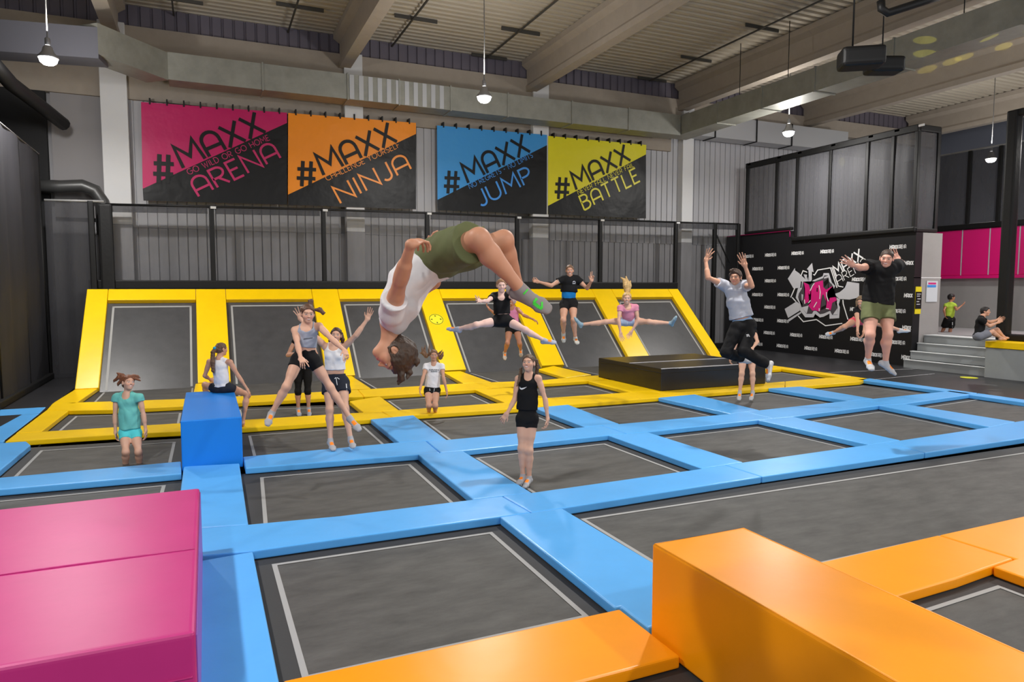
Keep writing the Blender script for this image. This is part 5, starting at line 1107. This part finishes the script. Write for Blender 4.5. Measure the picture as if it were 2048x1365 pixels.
# 13 boy in grey
p13 = person('boy in grey T-shirt and black track pants leaping with both arms raised', 9.8, 1.70,
 'pel:1486,645;hr:1476,652,-.02;hl:1499,650,.02;sr:1447.5,570,.02;sl:1489,572,-.02;nk:1469,573;hd:1471,555.5,-.04;er:1416,556,-1;wr:1411.5,522,1;tr:1420.5,498,0;el:1503.5,573,-1;wl:1490,532,-1;tl:1482,507,0;kr:1452,705,-1;ar:1484,718,1;fr:1500,722,1;kl:1487,703,-1;al:1537,731,1;fl:1534,760,-1;bend:.0',
 face(-16, 0, -3), dict(col=(60, 44, 36), vol=.016, line=.026), SK2, h=.005, smile=False, wf=.92,
 tops=[dict(m=GREYT, sleeve=.40, off=.022, hem=.14, neck=.058, nf=.03, loose=.02, flare=.015, wob=(.006, 22))], bottoms=[dict(m=cloth('pale_blue_band', 140, 170, 205), name='waistband', leg=.05, off=.008, waist=.09), dict(m=BLKC, name='track_pants', leg=1.93, off=.014, loose=.014, waist=.04, wob=(.005, 22))], socks=(196, 196, 198),
 locks=[('L', [(.0, .06, .085), (.04, .07, .10), (.06, .05, .10)], [.022, .02, .008]), ('L', [(-.02, .03, .10), (.02, .06, .11), (.05, .06, .105)], [.025, .02, .01])],
 hands={'r': dict(n=(.5, 0, 1), curl=.1, spread=.3), 'l': dict(n=(-.4, 0, 1), curl=.15, spread=.15)})
decal(p13, 'track_pants', [[(1492, 670), (1497, 668.5), (1499.5, 672), (1495, 672.5)], [(1493, 673), (1500, 673), (1500, 674), (1493, 674)]], 'small_emblem', PRINTW)
# 14 person behind the boy
D14 = ground_D(1490, 799, ZB)
p14 = person('person in dark shorts with lime trim standing behind the leaping boy', D14, 1.66,
 'pel:1494,707;hr:1486,715;hl:1502.5,715;sr:1481,664;sl:1508,664;nk:1494.5,660;hd:1494,643;er:1470,694,1;wr:1460,714,-1;tr:1459,725,0;el:1515,684,-1;wl:1505,697,-1;tl:1500,704,-1;kr:1483.5,748,-1;ar:1479.5,786,1;fr:1478,799,-1;kl:1505,748,-1;al:1505,786,1;fl:1501.5,799,-1',
 face(0, 0), BROWN, SK1, h=.007,
 tops=[dict(m=BLKC, sleeve=.2, off=.012, hem=.1)], bottoms=[dict(m=cloth('plum_shorts', 58, 44, 62), leg=.36, off=.016, loose=.02)], socks=(176, 176, 178), hands={'l': dict(n=(-.5, -.6, 0), curl=.4)})
decal(p14, 'shorts', quadline((1474.8, 716), (1476.5, 724), 1.3, 3)+quadline((1476.5, 724), (1486.5, 725.5), 1.3, 3)+quadline((1511.5, 704), (1513, 712), 1.3, 3), 'lime_trim', cloth('lime_trim', 170, 220, 80))
# 15 man in black
p15 = person('man in black T-shirt and olive shorts jumping with arms spread, at right', 9.7, 1.80,
 'pel:1755,605;hr:1742,613,-.02;hl:1771,613,.02;sr:1738.5,533,.0;sl:1790,533,.0;nk:1770,538,-.08;hd:1773.5,517,-.16;er:1721,536,-1;wr:1706,531,-1;tr:1695,524,0;el:1803,528,1;wl:1797,520,1;tl:1792,512.5,0;kr:1740.5,670,-1;ar:1735.5,721,1;fr:1743.5,737,-1;kl:1776,670,-1;al:1770.5,727.5,1;fl:1792,746.5,0',
 face(-4, -8, 4), dict(col=(66, 52, 44), vol=.004, line=.024, nape=-.045), (222, 168, 148), h=.005, wf=1.14, hf=.235,
 tops=[dict(m=BLKC, sleeve=.50, off=.030, hem=.0, neck=0, loose=.014, flare=.012, wob=(.004, 22))], bottoms=[dict(m=OLIVE, leg=.50, off=.018, loose=.012, waist=.06, wob=(.004, 22))], socks=(186, 188, 192),
 hands={'r': dict(n=(0, -.6, .8), curl=.15, spread=.2), 'l': dict(n=(0, -.5, 1), curl=.2)})
# 16 girl behind the man
p16 = person('girl in black top and coral shorts doing splits behind the man in black', 13.5, 1.45,
 'pel:1722,639;hr:1713,641;hl:1732.5,641;sr:1712.5,621,-.12;sl:1734,620,-.12;nk:1723,618,-.12;hd:1722,604,-.2;er:1715.5,643,-1;wr:1715,662,-1;tr:1714,675,0;el:1731,644,-1;wl:1727.5,663,-1;tl:1725,675,0;kr:1689,654,-1;ar:1666,666,1;fr:1653,669,0;kl:1767,651,-1;al:1801,661,1;fl:1819,661,0',
 face(-10, -15), dict(col=(120, 98, 74), vol=.02), SK2, h=.007, hf=.2,
 tops=[dict(m=BLKC, sleeve=.3, off=.012, hem=.05)], bottoms=[dict(m=CORAL, leg=.34, off=.014, loose=.016)], socks=(190, 190, 192), locks=[((0), [(1717, 598, -.18), (1714.5, 606, -.2), (1713, 612, -.2)], [.03, .03, .014])])
# 17 boy in lime
p17 = person('boy in lime green T-shirt and black shorts standing on the platform by the far wall', 21.6, 1.34,
 'pel:1899,637;hl:1893.5,640,.02;hr:1904.5,640,-.02;sl:1892,610.5,.05;sr:1909,611,-.05;nk:1901,607;hd:1903,595.5;el:1888,621,-1;wl:1890,631,0;tl:1892,637,0;er:1913,620,-1;wr:1924,611,0;tr:1933,605.5,0;kl:1888,656,1;al:1881,668,0;fl:1876,670,0;kr:1901,658,1;ar:1900,674,0;fr:1905,677,0',
 ((.86, -.05, -.5), (0, 1, 0)), dict(col=(30, 26, 26), vol=.018), SK3, h=.009, hf=.21,
 tops=[dict(m=LIME, sleeve=.4, off=.018, hem=.04, loose=.014)], bottoms=[dict(m=BLKC, leg=.82, off=.018, loose=.03)], socks=None)
decal(p17, 'shorts', quadline((1905, 640), (1905, 660), 1.6, 4), 'white_stripe', PRINTW)
# 18 seated man
D18 = ground_D(1958, 682, .96)
p18 = person('man in black T-shirt and grey shorts sitting on the platform edge', D18, 1.72,
 'pel:1957.5,671.5;hr:1959,673,-.09;hl:1958,671,.09;sr:1962,641,-.17;sl:1962,640,.17;nk:1963.5,635;hd:1971,623.5;er:1979,652.5,0;wr:1996,645.5,0;tr:2004,641,0;el:1981,644.5,0;wl:1995,640,0;tl:2003,638,0;kr:1985,664,0;ar:2003,677,0;fr:2012,678,0;kl:1994,660,0;al:2008,675,0;fl:2017,675,0',
 ((1, -.05, .15), (0, 1, 0)), dict(col=(36, 30, 30), vol=.018), SK2, h=.008,
 tops=[dict(m=BLKC, sleeve=.45, off=.018, hem=.0, loose=.014)], bottoms=[dict(m=GREYD, leg=.72, off=.018, loose=.02)], socks=None)
# marks on the flipping boy's sock
sk_ = [o for o in p1['body'].children if o.name.startswith('sock')]
p1['sock'] = sk_[0]
GRN = mat('green_print', s2l(70, 220, 60), rough=.6)
decal(p1, 'sock', quadline((1074, 597), (1067, 606), 5)+quadline((1067, 606), (1078, 615), 7)+quadline((1078, 615), (1084, 618), 6, 2)+quadline((1084, 618), (1084, 604), 4), 'green_mark', GRN)
decal(p1, 'sock', quadline((1056, 579), (1047, 589), 3), 'green_cuff_mark', GRN)
